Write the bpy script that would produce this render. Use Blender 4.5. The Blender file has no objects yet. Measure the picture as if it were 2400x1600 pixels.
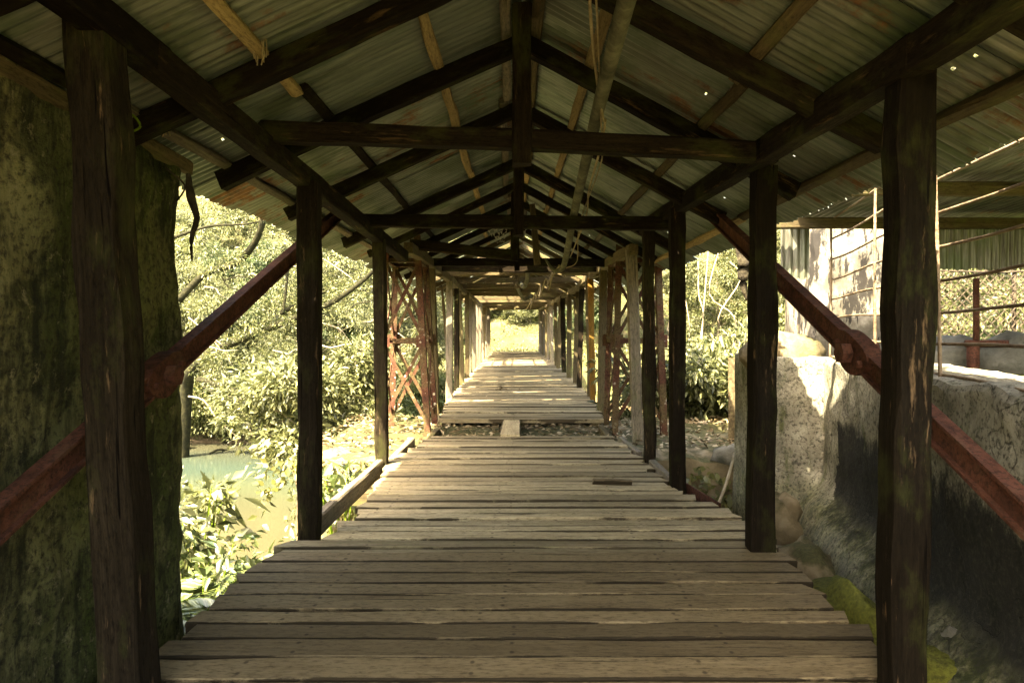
import bpy, math, random
import numpy as np
from mathutils import Vector, Matrix, noise as mnoise

random.seed(7)
rng = np.random.default_rng(11)
S = bpy.context.scene
C = S.collection
EYE = 1.55

# ------------------------------------------------------------------ camera
cam = bpy.data.cameras.new('camera'); cam_o = bpy.data.objects.new('camera', cam); C.objects.link(cam_o)
cam.lens = 24; cam.sensor_width = 36; cam.clip_start = 0.05; cam.clip_end = 2000
cam_o.location = (0, 0, EYE); cam_o.rotation_euler = (math.radians(90), 0, 0)
cam.shift_x = -5 / 2400; cam.shift_y = -32 / 2400
S.camera = cam_o
# ------------------------------------------------------------------ light
SUN_EL = math.radians(54)
az = Vector((-0.58, -0.81)).normalized()
Ldir = Vector((az.x * math.cos(SUN_EL), az.y * math.cos(SUN_EL), math.sin(SUN_EL)))
W = bpy.data.worlds.new('World'); S.world = W; W.use_nodes = True
wn = W.node_tree; wn.nodes.clear()
sky = wn.nodes.new('ShaderNodeTexSky'); sky.sky_type = 'NISHITA'; sky.sun_disc = False
sky.sun_elevation = SUN_EL; sky.sun_rotation = math.atan2(az.x, az.y); sky.dust_density = 4.0; sky.air_density = 1.0; sky.ozone_density = 0.4
bg = wn.nodes.new('ShaderNodeBackground'); bg.inputs['Strength'].default_value = 0.15
wo = wn.nodes.new('ShaderNodeOutputWorld')
wn.links.new(sky.outputs[0], bg.inputs[0]); wn.links.new(bg.outputs[0], wo.inputs[0])
sl = bpy.data.lights.new('sun', 'SUN'); sl.energy = 4.3; sl.angle = math.radians(0.6); sl.color = (1.0, 0.93, 0.78)
so = bpy.data.objects.new('sun', sl); C.objects.link(so)
so.rotation_euler = (-Ldir).to_track_quat('-Z', 'Y').to_euler(); so.location = Ldir * 60
S.view_settings.view_transform = 'Standard'; S.view_settings.look = 'None'
S.view_settings.exposure = 3.65; S.view_settings.use_white_balance = True; S.view_settings.white_balance_temperature = 8000; S.view_settings.white_balance_tint = 10; S.view_settings.gamma = 1.0; S.view_settings.use_curve_mapping = False
S.render.engine = 'CYCLES'
S.cycles.use_denoising = True; S.cycles.use_adaptive_sampling = True; S.cycles.adaptive_threshold = 0.015; S.cycles.caustics_reflective = False; S.cycles.caustics_refractive = False
S.cycles.max_bounces = 6; S.cycles.diffuse_bounces = 3; S.cycles.glossy_bounces = 2; S.cycles.transparent_max_bounces = 8
S.cycles.sample_clamp_indirect = 8

# ------------------------------------------------------------------ material helpers
class NT:
    def __init__(s, name):
        s.m = bpy.data.materials.new(name); s.m.use_nodes = True
        s.t = s.m.node_tree; s.t.nodes.clear(); s.out = s.t.nodes.new('ShaderNodeOutputMaterial')
    def n(s, typ, **kw):
        nd = s.t.nodes.new('ShaderNode' + typ)
        for k, v in kw.items(): setattr(nd, k, v)
        return nd
    def set(s, sock, v):
        if hasattr(v, 'is_linked') or isinstance(v, bpy.types.NodeSocket): s.t.links.new(v, sock)
        else:
            if isinstance(v, tuple) and len(v) == 3 and sock.type == 'RGBA': v = v + (1,)
            sock.default_value = v
    def coord(s, which='Object', scale=(1, 1, 1), rnd=0.0):
        tc = s.n('TexCoord'); mp = s.n('Mapping')
        src = tc.outputs[which]
        if rnd:
            oi = s.n('ObjectInfo'); va = s.n('VectorMath', operation='ADD'); mu = s.math('MULTIPLY', oi.outputs['Random'], rnd)
            s.set(va.inputs[0], src); s.set(va.inputs[1], mu); src = va.outputs[0]
        s.set(mp.inputs['Vector'], src); mp.inputs['Scale'].default_value = scale
        return mp.outputs[0]
    def noise(s, vec, scale=5, detail=4, rough=.6, dist=0.0):
        n = s.n('TexNoise'); s.set(n.inputs['Vector'], vec); n.inputs['Scale'].default_value = scale
        n.inputs['Detail'].default_value = detail; n.inputs['Roughness'].default_value = rough; n.inputs['Distortion'].default_value = dist
        return n.outputs['Fac']
    def vor(s, vec, scale=5, out='Distance', feature='F1', rnd=1.0):
        n = s.n('TexVoronoi', feature=feature); s.set(n.inputs['Vector'], vec); n.inputs['Scale'].default_value = scale
        n.inputs['Randomness'].default_value = rnd
        return n.outputs[out]
    def ramp(s, fac, stops):
        r = s.n('ValToRGB'); el = r.color_ramp.elements
        while len(el) > 1: el.remove(el[-1])
        for i, (p, c) in enumerate(stops):
            e = el[0] if i == 0 else el.new(p)
            e.position = p
            e.color = (c, c, c, 1) if isinstance(c, (int, float)) else tuple(c) + (1,)
        s.set(r.inputs[0], fac); return r.outputs[0]
    def mix(s, fac, a, b, mode='MIX'):
        n = s.n('Mix', data_type='RGBA', blend_type=mode)
        s.set(n.inputs[0], fac); s.set(n.inputs[6], a); s.set(n.inputs[7], b); return n.outputs[2]
    def math(s, op, a, b=0.0, clamp=False):
        n = s.n('Math', operation=op, use_clamp=clamp); s.set(n.inputs[0], a); s.set(n.inputs[1], b); return n.outputs[0]
    def sep(s, vec):
        n = s.n('SeparateXYZ'); s.set(n.inputs[0], vec); return n.outputs
    def bump(s, h, strength=.4, dist=.02):
        b = s.n('Bump'); s.set(b.inputs['Height'], h); b.inputs['Strength'].default_value = strength; b.inputs['Distance'].default_value = dist
        return b.outputs[0]
    def bsdf(s, col, rough=.8, metal=0.0, normal=None, spec=.3, out=True):
        p = s.n('BsdfPrincipled'); s.set(p.inputs['Base Color'], col); s.set(p.inputs['Roughness'], rough)
        s.set(p.inputs['Metallic'], metal); p.inputs['Specular IOR Level'].default_value = spec
        if normal is not None: s.set(p.inputs['Normal'], normal)
        if out: s.t.links.new(p.outputs[0], s.out.inputs[0])
        return p.outputs[0]

def wood(name, dark, mid, light, patch=None, gap=.35, rough=.85, streak=30, spec=.2, moss=0.0, bumps=.5, dust=None, rot=0.0):
    t = NT(name)
    v = t.coord('Object', (1.2, streak, streak), 37.0)
    v2 = t.coord('Object', (.7, 2.5, 2.5), 37.0)
    v3 = t.coord('Object', (3, 6, 6), 11.0)
    g = t.math('ADD', t.math('MULTIPLY', t.noise(v, 1.0, 6, .65, .4), .55), t.math('MULTIPLY', t.noise(v, 3.1, 5, .75), .45)); big = t.noise(v2, 1.3, 4, .6)
    col = t.ramp(g, [(.25, dark), (.5, mid), (.75, light)])
    col = t.mix(t.ramp(big, [(.3, 0.0), (.7, .75)]), col, t.ramp(g, [(.3, [c * .55 for c in dark]), (.7, mid)]))
    if dust:
        col = t.mix(t.ramp(t.noise(v3, .9, 5, .7), [(.35, 0.0), (.6, .8)]), col, dust)
    oi = t.n('ObjectInfo')
    hs = t.n('HueSaturation'); t.set(hs.inputs['Color'], col)
    t.set(hs.inputs['Value'], t.math('ADD', t.math('MULTIPLY', oi.outputs['Random'], .75), .60)); col = hs.outputs[0]
    grit = t.noise(t.coord('Object', (16, 60, 60), 19.0), 1.0, 5, .8)
    col = t.mix(t.ramp(grit, [(.36, .7), (.52, 0.0)]), col, tuple(c * .45 for c in dark))
    if patch:
        col = t.mix(t.ramp(t.noise(t.coord('Object', (2.2, 16, 16), 11.0), 1.0, 7, .7), [(.60, 0.0), (.68, .8)]), col, patch)
    if moss:
        col = t.mix(t.ramp(t.noise(v3, .8, 6, .7), [(.5, 0.0), (.7, moss)]), col, (.10, .12, .03))
    crack = t.ramp(t.noise(t.coord('Object', (.9, streak * 1.4, streak * 1.4), 37.0), 1.0, 3, .5), [(gap - .05, 0.0), (gap, 1.0)])
    col = t.mix(crack, [c * .25 for c in dark] + [1], col) if False else t.mix(crack, tuple(c * .3 for c in dark), col)
    if rot:
        ya = t.math('ABSOLUTE', t.math('SUBTRACT', t.math('MULTIPLY', t.sep(t.n('TexCoord').outputs['Generated'])[1], 2.0), 1.0))
        rn = t.noise(t.coord('Object', (3.5, 30, 3), 51.0), 1.0, 7, .75)
        rf = t.ramp(t.math('ADD', ya, t.math('MULTIPLY', t.math('SUBTRACT', rn, .5), .45)), [(.83, 0.0), (.88, rot)])
        col = t.mix(rf, col, tuple(c * .22 for c in dark))
        px = t.math('ADD', t.sep(t.n('NewGeometry').outputs['Position'])[0], t.math('MULTIPLY', t.math('POWER', oi.outputs['Random'], 2.0), .22)); wr_ = t.n('Math', operation='WRAP'); t.set(wr_.inputs[0], px); wr_.inputs[1].default_value = .525; wr_.inputs[2].default_value = -.525
        gy_ = t.math('ABSOLUTE', t.math('SUBTRACT', t.math('ABSOLUTE', t.math('SUBTRACT', t.sep(t.n('TexCoord').outputs['Generated'])[1], .5)), .24))
        dn = t.math('ADD', t.math('POWER', t.math('ABSOLUTE', wr_.outputs[0]), 2.0), t.math('POWER', t.math('MULTIPLY', gy_, .17), 2.0))
        col = t.mix(t.ramp(t.math('SQRT', dn), [(.007, .7), (.014, 0.0)]), col, (.02, .014, .009))
    hgt = t.math('ADD', t.math('MULTIPLY', crack, .6), g)
    t.bsdf(col, rough, 0, t.bump(hgt, bumps, .012), spec)
    return t.m

M = {}
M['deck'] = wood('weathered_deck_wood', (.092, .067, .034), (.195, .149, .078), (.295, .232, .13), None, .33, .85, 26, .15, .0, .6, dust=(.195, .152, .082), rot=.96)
M['deckfar'] = wood('painted_lit_deck_wood', (.18, .138, .075), (.38, .312, .18), (.52, .445, .28), None, .36, .85, 22, .15, .2, .7, rot=.96)  # deck wood again, brighter lighting of mid and far deck put into its colour
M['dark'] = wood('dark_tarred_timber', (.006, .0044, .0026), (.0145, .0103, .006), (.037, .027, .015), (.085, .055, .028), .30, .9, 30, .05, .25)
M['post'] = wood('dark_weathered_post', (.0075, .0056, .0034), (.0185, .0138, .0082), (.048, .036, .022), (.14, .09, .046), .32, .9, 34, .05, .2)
M['grey'] = wood('grey_weathered_timber', (.08, .068, .05), (.17, .145, .105), (.29, .25, .185), None, .34, .85, 30, .15, .35)
M['brown'] = wood('mossy_brown_timber', (.05, .038, .018), (.11, .085, .042), (.20, .155, .08), None, .33, .85, 30, .15, .5)
M['light'] = wood('pale_batten_wood', (.17, .12, .055), (.33, .245, .12), (.46, .36, .19), (.09, .06, .03), .28, .85, 30, .15)
M['ochre'] = wood('orange_stained_post', (.12, .06, .012), (.22, .11, .02), (.30, .17, .04), None, .30, .85, 30, .15, .3)

def corrugated(name, base, rust_lo, holes=False):
    t = NT(name)
    v = t.coord('Object', (1, 1, 1), 23.0)
    st = t.coord('Object', (.8, 9, 1), 23.0)      # local x runs down the slope
    g = t.noise(st, 2.2, 6, .7, .3); b = t.noise(v, 1.6, 5, .6)
    fine = t.noise(t.coord('Object', (2, 60, 2), 23.0), 1.0, 4, .7)
    col = t.ramp(g, [(.25, [c * .6 for c in base]), (.5, base), (.75, [c * 1.35 for c in base])])
    col = t.mix(t.ramp(fine, [(.35, 0.0), (.7, .6)]), col, (.36, .39, .32))
    col = t.mix(t.ramp(b, [(.48, 0.0), (.62, .7)]), col, (.07, .10, .05))
    rm = t.ramp(t.math('ADD', t.math('MULTIPLY', t.noise(v, 2.2, 7, .7), .7), t.math('MULTIPLY', t.noise(st, 2.0, 6, .75), .3)), [(rust_lo, 0.0), (rust_lo + .07, .85)])
    col = t.mix(rm, col, t.ramp(t.noise(v, 14, 4), [(.3, (.07, .028, .011)), (.7, (.25, .105, .035))]))
    oi = t.n('ObjectInfo'); hs = t.n('HueSaturation'); t.set(hs.inputs['Color'], col)
    t.set(hs.inputs['Value'], t.math('ADD', t.math('MULTIPLY', oi.outputs['Random'], .6), .7)); col = hs.outputs[0]
    p = t.bsdf(col, .55, .45, t.bump(g, .15, .01), .3, out=not holes)
    if holes:
        d = t.vor(v, 2.6); c = t.vor(v, 2.6, 'Color'); r = t.sep(c)[0]
        hm = t.math('MULTIPLY', t.math('LESS_THAN', d, .018), t.math('GREATER_THAN', r, .62))
        tr = t.n('BsdfTransparent'); mx = t.n('MixShader'); t.set(mx.inputs[0], hm)
        t.t.links.new(p, mx.inputs[1]); t.t.links.new(tr.outputs[0], mx.inputs[2]); t.t.links.new(mx.outputs[0], t.out.inputs[0])
    return t.m
M['tin'] = corrugated('corrugated_tin', (.125, .158, .125), .64)
M['tinrust'] = corrugated('rusted_corrugated_tin', (.125, .145, .105), .53)
M['tinbare'] = corrugated('rusty_annex_tin', (.035, .030, .019), .58, False)

def redsteel(name, lichen):
    t = NT(name); v = t.coord('Object', (1, 1, 1), 13.0)
    n = t.noise(v, 7, 6, .7)
    col = t.ramp(n, [(.25, (.025, .012, .008)), (.5, (.085, .033, .019)), (.75, (.14, .06, .037))])
    if lichen:
        wv = t.n('VectorMath', operation='ADD'); t.set(wv.inputs[0], v); nz_ = t.n('TexNoise'); t.set(nz_.inputs['Vector'], v); nz_.inputs['Scale'].default_value = 30
        sc_ = t.n('VectorMath', operation='SCALE'); t.set(sc_.inputs[0], nz_.outputs['Color']); sc_.inputs['Scale'].default_value = .03; t.set(wv.inputs[1], sc_.outputs[0])
        d = t.vor(wv.outputs[0], 15); r = t.sep(t.vor(wv.outputs[0], 15, 'Color'))[1]
        sp = t.math('LESS_THAN', d, t.math('MULTIPLY', t.math('SUBTRACT', r, .55), .75))
        z = t.sep(t.n('NewGeometry').outputs['Position'])[2]
        sp = t.math('MULTIPLY', sp, t.ramp(t.math('ADD', t.math('MULTIPLY', z, .25), t.math('MULTIPLY', n, .5)), [(.35, 1.0), (.75, .15)]))
        col = t.mix(sp, col, (.55, .50, .38))
        col = t.mix(t.ramp(t.noise(v, 3, 4), [(.42, 0.0), (.56, .85)]), col, (.10, .075, .032))
    fl = t.noise(v, 38, 8, .8); col = t.mix(t.ramp(fl, [(.40, .8), (.52, 0.0)]), col, (.018, .009, .006)); col = t.mix(t.ramp(t.noise(v, 5, 7, .75), [(.56, 0.0), (.64, .6)]), col, (.10, .055, .03))
    t.bsdf(col, .85, .0, t.bump(t.math('ADD', n, fl), .6, .01), .15)
    return t.m
M['red'] = redsteel('red_oxide_steel', False)
M['redlichen'] = redsteel('lichen_spotted_red_steel', True)

def stone(name, stops, scale=3, bump=.6, moss=0.0, mosscol=(.10, .13, .02)):
    t = NT(name); v = t.coord('Object', (1, 1, 1), 9.0)
    n = t.noise(v, scale, 8, .65)
    col = t.ramp(n, stops)
    if moss:
        nz = t.sep(t.n('NewGeometry').outputs['Normal'])[2]
        mm = t.math('ADD', t.math('MULTIPLY', nz, .35), t.noise(v, scale * .9, 6, .6))
        col = t.mix(t.ramp(mm, [(.75 - moss * .3, 0.0), (.85 - moss * .3, .95)]), col, t.ramp(t.noise(v, 40, 3), [(.3, [c * .5 for c in mosscol]), (.7, [c * 1.3 for c in mosscol])]))
    t.bsdf(col, .9, 0, t.bump(t.noise(v, scale * 5, 8, .7), bump, .03), .2)
    return t.m
M['pier'] = stone('mossy_pier_stone', [(.3, (.08, .066, .035)), (.5, (.17, .135, .075)), (.7, (.28, .235, .15))], 2.2, .8, .12, (.06, .06, .02))
M['rock'] = stone('grey_stone', [(.3, (.06, .06, .045)), (.7, (.20, .19, .15))], 4, .7)
M['mossrock'] = stone('moss_covered_stone', [(.3, (.08, .08, .05)), (.7, (.26, .25, .18))], 4, .7, 1.1, (.13, .135, .018))
M['litter'] = stone('leaf_litter_soil', [(.3, (.04, .03, .015)), (.5, (.11, .085, .045)), (.65, (.20, .165, .09))], 14, .8, .3)

# left mossy wall
t = NT('dark_mossy_plaster'); v = t.coord(); st = t.coord('Object', (1.6, 2.2, .7)); st2 = t.coord('Object', (5, 7, 1.4))
n1 = t.noise(st, 1.6, 7, .7, .3); n2 = t.noise(v, 2.2, 6, .65); n3 = t.noise(st2, 1.5, 6, .7)
col = t.ramp(n1, [(.30, (.02, .018, .010)), (.44, (.065, .058, .027)), (.56, (.13, .118, .055)), (.70, (.25, .225, .12))])
col = t.mix(t.ramp(n3, [(.42, .85), (.55, 0.0)]), col, (.010, .010, .007))
col = t.mix(t.ramp(n2, [(.50, 0.0), (.57, .85)]), col, t.ramp(n3, [(.38, (.09, .085, .035)), (.6, (.34, .315, .15))]))
yy = t.sep(v)[1]
col = t.mix(t.math('MULTIPLY', t.ramp(t.math('MULTIPLY', yy, .25), [(.62, 0.0), (.85, .7)]), t.ramp(n3, [(.35, 0.2), (.6, 1.0)])), col, (.055, .085, .012))
fn = t.noise(v, 26, 9, .75); col = t.mix(t.ramp(fn, [(.38, .8), (.52, 0.0)]), col, (.014, .013, .008)); col = t.mix(t.ramp(t.noise(v, 11, 8, .75), [(.58, 0.0), (.66, .7)]), col, (.26, .235, .13))
t.bsdf(col, .92, 0, t.bump(t.math('ADD', n1, fn), .9, .03), .15); M['wall_l'] = t.m

# right plaster wall with black mould and green streaks
t = NT('stained_lime_plaster'); v = t.coord(); st = t.coord('Object', (3.0, 3.0, 1.1)); x, y, z = t.sep(v)
n1 = t.noise(v, 3, 8, .7); n2 = t.noise(st, 1.6, 6, .7); n3 = t.noise(v, 9, 6, .7)
col = t.ramp(n1, [(.3, (.14, .135, .10)), (.5, (.31, .295, .225)), (.68, (.50, .48, .38))])
col = t.mix(t.ramp(n2, [(.54, 0.0), (.66, .8)]), col, (.085, .105, .03))
col = t.mix(t.ramp(n3, [(.60, 0.0), (.67, .7)]), col, (.06, .06, .05))
mn = t.noise(t.coord('Object', (2.0, 1.8, 1.2)), 1.6, 12, .80)
mould = t.math('ADD', t.math('MULTIPLY', mn, 1.0), t.math('SUBTRACT', .34, t.math('ABSOLUTE', t.math('SUBTRACT', z, .26))))
mould = t.math('MULTIPLY', mould, t.math('LESS_THAN', t.math('ADD', y, t.math('MULTIPLY', n1, .8)), 6.75))
col = t.mix(t.ramp(mould, [(.39, 0.0), (.44, .6), (.50, .96)]), col, (.008, .009, .008))
col = t.mix(t.math('MULTIPLY', t.ramp(t.math('ADD', t.math('MULTIPLY', z, -1.0), .5), [(.45, 0.0), (.62, 1.0)]), t.ramp(n1, [(.35, .2), (.6, .9)])), col, t.ramp(n3, [(.42, (.05, .062, .018)), (.5, (.13, .14, .05)), (.6, (.30, .29, .16))]))
fn = t.noise(v, 32, 9, .75); col = t.mix(t.ramp(fn, [(.40, .85), (.50, 0.0)]), col, (.045, .045, .032))
cr = t.n('TexVoronoi', feature='DISTANCE_TO_EDGE'); cr.inputs['Scale'].default_value = 1.6; wv = t.n('VectorMath', operation='ADD'); t.set(wv.inputs[0], v); wsc = t.n('VectorMath', operation='SCALE'); nn = t.n('TexNoise'); nn.inputs['Scale'].default_value = 4; t.set(nn.inputs['Vector'], v); t.set(wsc.inputs[0], nn.outputs['Color']); wsc.inputs['Scale'].default_value = .5; t.set(wv.inputs[1], wsc.outputs[0]); t.set(cr.inputs['Vector'], wv.outputs[0])
ck = t.ramp(cr.outputs['Distance'], [(.002, 1.0), (.006, 0.0)]); col = t.mix(t.math('MULTIPLY', ck, .45), col, (.02, .02, .016))
t.bsdf(col, .9, 0, t.bump(t.math('SUBTRACT', t.math('ADD', n1, t.math('ADD', n3, fn)), ck), .9, .025), .2); M['wall_r'] = t.m

t = NT('flaking_white_plaster'); v = t.coord(); n1 = t.noise(v, 3.5, 8, .7); n2 = t.noise(t.coord('Object', (3, 3, .9)), 2.0, 7, .7)
col = t.ramp(n1, [(.3, (.055, .05, .037)), (.5, (.13, .12, .095)), (.66, (.28, .265, .225))])
col = t.mix(t.ramp(n2, [(.50, 0.0), (.54, .94)]), col, (.012, .011, .010))
col = t.mix(t.ramp(t.noise(v, 1.3, 5), [(.55, 0.0), (.66, .7)]), col, (.25, .21, .13))
t.bsdf(col, .9, 0, t.bump(n1, .5, .02), .2); M['white'] = t.m

t = NT('dark_river_water'); v = t.coord('Object', (1, 1, 1)); n = t.noise(t.coord('Object', (1, 2.2, 1)), 1.6, 4, .6, .5)
sh = t.noise(v, .12, 3)
yv = t.sep(v)[1]
col = t.mix(t.ramp(t.math('MULTIPLY', t.math('ADD', yv, t.math('MULTIPLY', sh, 6.0)), .025), [(.56, (.17, .125, .05)), (.66, (.10, .125, .07)), (.80, (.055, .10, .08)), (.9, (.14, .12, .06))]), (1, 1, 1), (1, 1, 1), 'MULTIPLY') if False else t.ramp(t.math('MULTIPLY', t.math('ADD', yv, t.math('MULTIPLY', sh, 6.0)), .025), [(.56, (.056, .05, .026)), (.68, (.048, .056, .032)), (.80, (.036, .054, .040)), (.92, (.05, .05, .03))])
t.bsdf(col, .06, 0, t.bump(n, .18, .03), .5); M['water'] = t.m

t = NT('hillside_soil'); v = t.coord(); n = t.noise(v, .7, 8, .7); n2 = t.noise(v, 6, 6, .7)
col = t.ramp(n, [(.3, (.03, .03, .012)), (.5, (.08, .068, .032)), (.7, (.16, .13, .07))])
col = t.mix(t.ramp(n2, [(.45, 0.0), (.6, .8)]), col, (.07, .095, .03))
gz = t.sep(v)[2]
eb = t.ramp(t.math('ADD', t.math('MULTIPLY', gz, .2), t.math('MULTIPLY', n, .5)), [(-.0, 1.0), (.0, 1.0), (.02, 0.0)]) if False else t.math('LESS_THAN', t.math('ADD', gz, t.math('MULTIPLY', n, 2.2)), -1.3)
col = t.mix(eb, col, t.ramp(n2, [(.3, (.06, .042, .02)), (.55, (.15, .112, .062)), (.7, (.25, .20, .125))]))
t.bsdf(col, .95, 0, t.bump(n2, .9, .1), .1); M['ground'] = t.m

def bark(name, a, b, c):
    t = NT(name); v = t.coord('Object', (1, 1, 1), 5.0); n = t.noise(v, 6, 7, .7)
    col = t.ramp(n, [(.3, a), (.5, b), (.7, c)])
    t.bsdf(col, .9, 0, t.bump(t.noise(v, 14, 6), .7, .04), .15); return t.m
M['bark'] = bark('grey_bark', (.05, .042, .025), (.14, .12, .075), (.30, .27, .19))
M['mossbark'] = bark('mossy_bark', (.006, .006, .003), (.017, .017, .007), (.045, .042, .018))
M['twig'] = bark('pale_twig', (.15, .12, .07), (.30, .26, .17), (.45, .40, .28))
M['deadvine'] = bark('dead_dark_vine', (.012, .01, .007), (.03, .025, .016), (.07, .06, .035))
M['vinegreen'] = bark('green_vine', (.06, .10, .008), (.12, .19, .012), (.19, .27, .03))
M['polebark'] = bark('mildewed_pole', (.045, .045, .028), (.10, .10, .062), (.19, .185, .12))
M['cable'] = bark('dusty_cable', (.17, .135, .075), (.30, .245, .14), (.40, .34, .21))
M['iron'] = bark('rusty_iron', (.09, .062, .038), (.17, .125, .08), (.27, .21, .14))
M['wire'] = bark('dark_wire', (.02, .017, .012), (.045, .036, .025), (.08, .06, .04))

def leafmat(name, cols, transl=.4, gloss=.035):
    t = NT(name); g = t.n('NewGeometry'); r = g.outputs['Random Per Island']
    col = t.ramp(r, [(i / (len(cols) - 1), c) for i, c in enumerate(cols)])
    d = t.n('BsdfDiffuse'); t.set(d.inputs[0], col); tr = t.n('BsdfTranslucent'); t.set(tr.inputs[0], t.mix(.6, col, (.35, .36, .06), 'MIX') if False else col)
    mx = t.n('MixShader'); mx.inputs[0].default_value = transl; t.t.links.new(d.outputs[0], mx.inputs[1]); t.t.links.new(tr.outputs[0], mx.inputs[2])
    gl = t.n('BsdfGlossy'); gl.inputs['Roughness'].default_value = .42; gl.inputs[0].default_value = (.9, .9, .8, 1)
    m2 = t.n('MixShader'); m2.inputs[0].default_value = gloss; t.t.links.new(mx.outputs[0], m2.inputs[1]); t.t.links.new(gl.outputs[0], m2.inputs[2])
    t.t.links.new(m2.outputs[0], t.out.inputs[0]); return t.m
M['leafA'] = leafmat('olive_leaves', [(.02, .03, .008), (.055, .07, .02), (.12, .13, .042), (.23, .23, .10)])
M['leafB'] = leafmat('pale_leaves', [(.022, .03, .010), (.075, .085, .03), (.17, .185, .068), (.34, .35, .175)])
M['leafC'] = leafmat('deep_green_leaves', [(.02, .04, .012), (.05, .085, .03), (.09, .13, .05), (.14, .17, .075)])
M['leafY'] = leafmat('yellow_green_leaves', [(.05, .06, .012), (.11, .115, .025), (.19, .18, .06)])
M['leafbush'] = leafmat('soft_green_leaves', [(.028, .05, .013), (.07, .105, .028), (.13, .165, .05), (.25, .27, .115)], .3, .1)
M['deadleaf'] = leafmat('dry_fallen_leaves', [(.05, .035, .018), (.14, .10, .05), (.27, .21, .12), (.4, .34, .22)], .15, .03)
M['cobweb'] = leafmat('dusty_cobweb', [(.3, .29, .25), (.42, .4, .35)], .5, 0)

# ------------------------------------------------------------------ object helpers
def link(o, parent=None):
    C.objects.link(o)
    if parent is not None:
        o.parent = parent
        inv = Matrix.Identity(4); p = parent
        while p is not None:
            inv = inv @ Matrix.Translation(-p.location) if False else Matrix.Translation(-p.location) @ inv
            p = None
        o.matrix_parent_inverse = (WM[parent.name] if parent.name in WM else Matrix.Identity(4)).inverted()
    return o
WM = {}
def tag(o, label=None, cat=None, group=None, kind=None):
    if label: o['label'] = label
    if cat: o['category'] = cat
    if group: o['group'] = group
    if kind: o['kind'] = kind
    return o
def empty(name, loc, parent=None):
    o = bpy.data.objects.new(name, None); o.location = loc; o.empty_display_size = .2
    link(o, parent); WM[o.name] = Matrix.Translation(Vector(loc))
    return o
def mesh_np(name, V, F):
    me = bpy.data.meshes.new(name); V = np.asarray(V, np.float32); F = np.asarray(F, np.int32); k = F.shape[1]
    me.vertices.add(len(V)); me.vertices.foreach_set('co', V.ravel())
    me.loops.add(F.size); me.loops.foreach_set('vertex_index', F.ravel())
    me.polygons.add(len(F)); me.polygons.foreach_set('loop_start', np.arange(0, F.size, k, dtype=np.int32))
    me.polygons.foreach_set('loop_total', np.full(len(F), k, np.int32))
    me.update(calc_edges=True); me.validate(); return me
def mobj(name, me, mat, parent=None, mw=None, smooth=False, sharp=None):
    if mat is not None and not me.materials: me.materials.append(M[mat] if isinstance(mat, str) else mat)
    if smooth:
        me.polygons.foreach_set('use_smooth', np.ones(len(me.polygons), bool))
        if sharp: me.set_sharp_from_angle(angle=sharp)
    o = bpy.data.objects.new(name, me); link(o, parent)
    mw = mw or Matrix.Identity(4)
    if parent is None: o.matrix_world = mw
    else:
        loc, rot, sc = mw.decompose(); o.location = loc; o.rotation_euler = rot.to_euler(); o.scale = sc
    WM[o.name] = mw
    return o
def pydata(name, V, F):
    me = bpy.data.meshes.new(name); me.from_pydata(V, [], F); me.update(); return me
def frame(p0, p1, up=(0, 0, 1)):
    p0 = Vector(p0); p1 = Vector(p1); X = (p1 - p0).normalized(); up = Vector(up)
    if abs(X.dot(up)) > .98: up = Vector((0, 1, 0))
    Yv = up.cross(X).normalized(); Z = X.cross(Yv)
    m = Matrix((X, Yv, Z)).transposed().to_4x4(); m.translation = p0
    return m, (p1 - p0).length
def timber_mesh(L, w, h, seed=0, jit=.006, seg=.3, cham=.012, bow=0.0, ragged=.01):
    r = random.Random(seed); n = max(2, min(16, int(L / seg) + 1)); V = []; F = []
    prof = [(-1, -1, 1, 0), (1, -1, -1, 0), (1, -1, 0, 1), (1, 1, 0, -1), (1, 1, -1, 0), (-1, 1, 1, 0), (-1, 1, 0, -1), (-1, -1, 0, 1)]
    offs = [r.uniform(0, 50) for _ in range(8)]
    by = r.uniform(-bow, bow); bz = r.uniform(-bow, bow)
    for i in range(n + 1):
        tt = i / n; x = L * tt
        b = math.sin(math.pi * tt)
        for k, (a, bb, ca, cb) in enumerate(prof):
            j = mnoise.noise(Vector((x * 2.3, offs[k // 2], 1.0))) * jit * 2; j2 = mnoise.noise(Vector((x * 2.3, offs[k // 2], 9.0))) * jit * 2
            xx = x
            if i in (0, n): xx += r.uniform(-ragged, ragged)
            V.append((xx, a * w / 2 + ca * cham + j + by * b, bb * h / 2 + cb * cham + j2 + bz * b))
    for i in range(n):
        for k in range(8):
            a = i * 8 + k; b2 = i * 8 + (k + 1) % 8
            F.append((a, b2, b2 + 8, a + 8))
    F.append(tuple(range(7, -1, -1))); F.append(tuple(n * 8 + k for k in range(8)))
    return pydata('timber', V, F)
_seed = [100]
def timber(name, p0, p1, w, h, mat, parent, up=(0, 0, 1), **kw):
    m, L = frame(p0, p1, up); _seed[0] += 1
    return mobj(name, timber_mesh(L, w, h, _seed[0], **kw), mat, parent, m)
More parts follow.
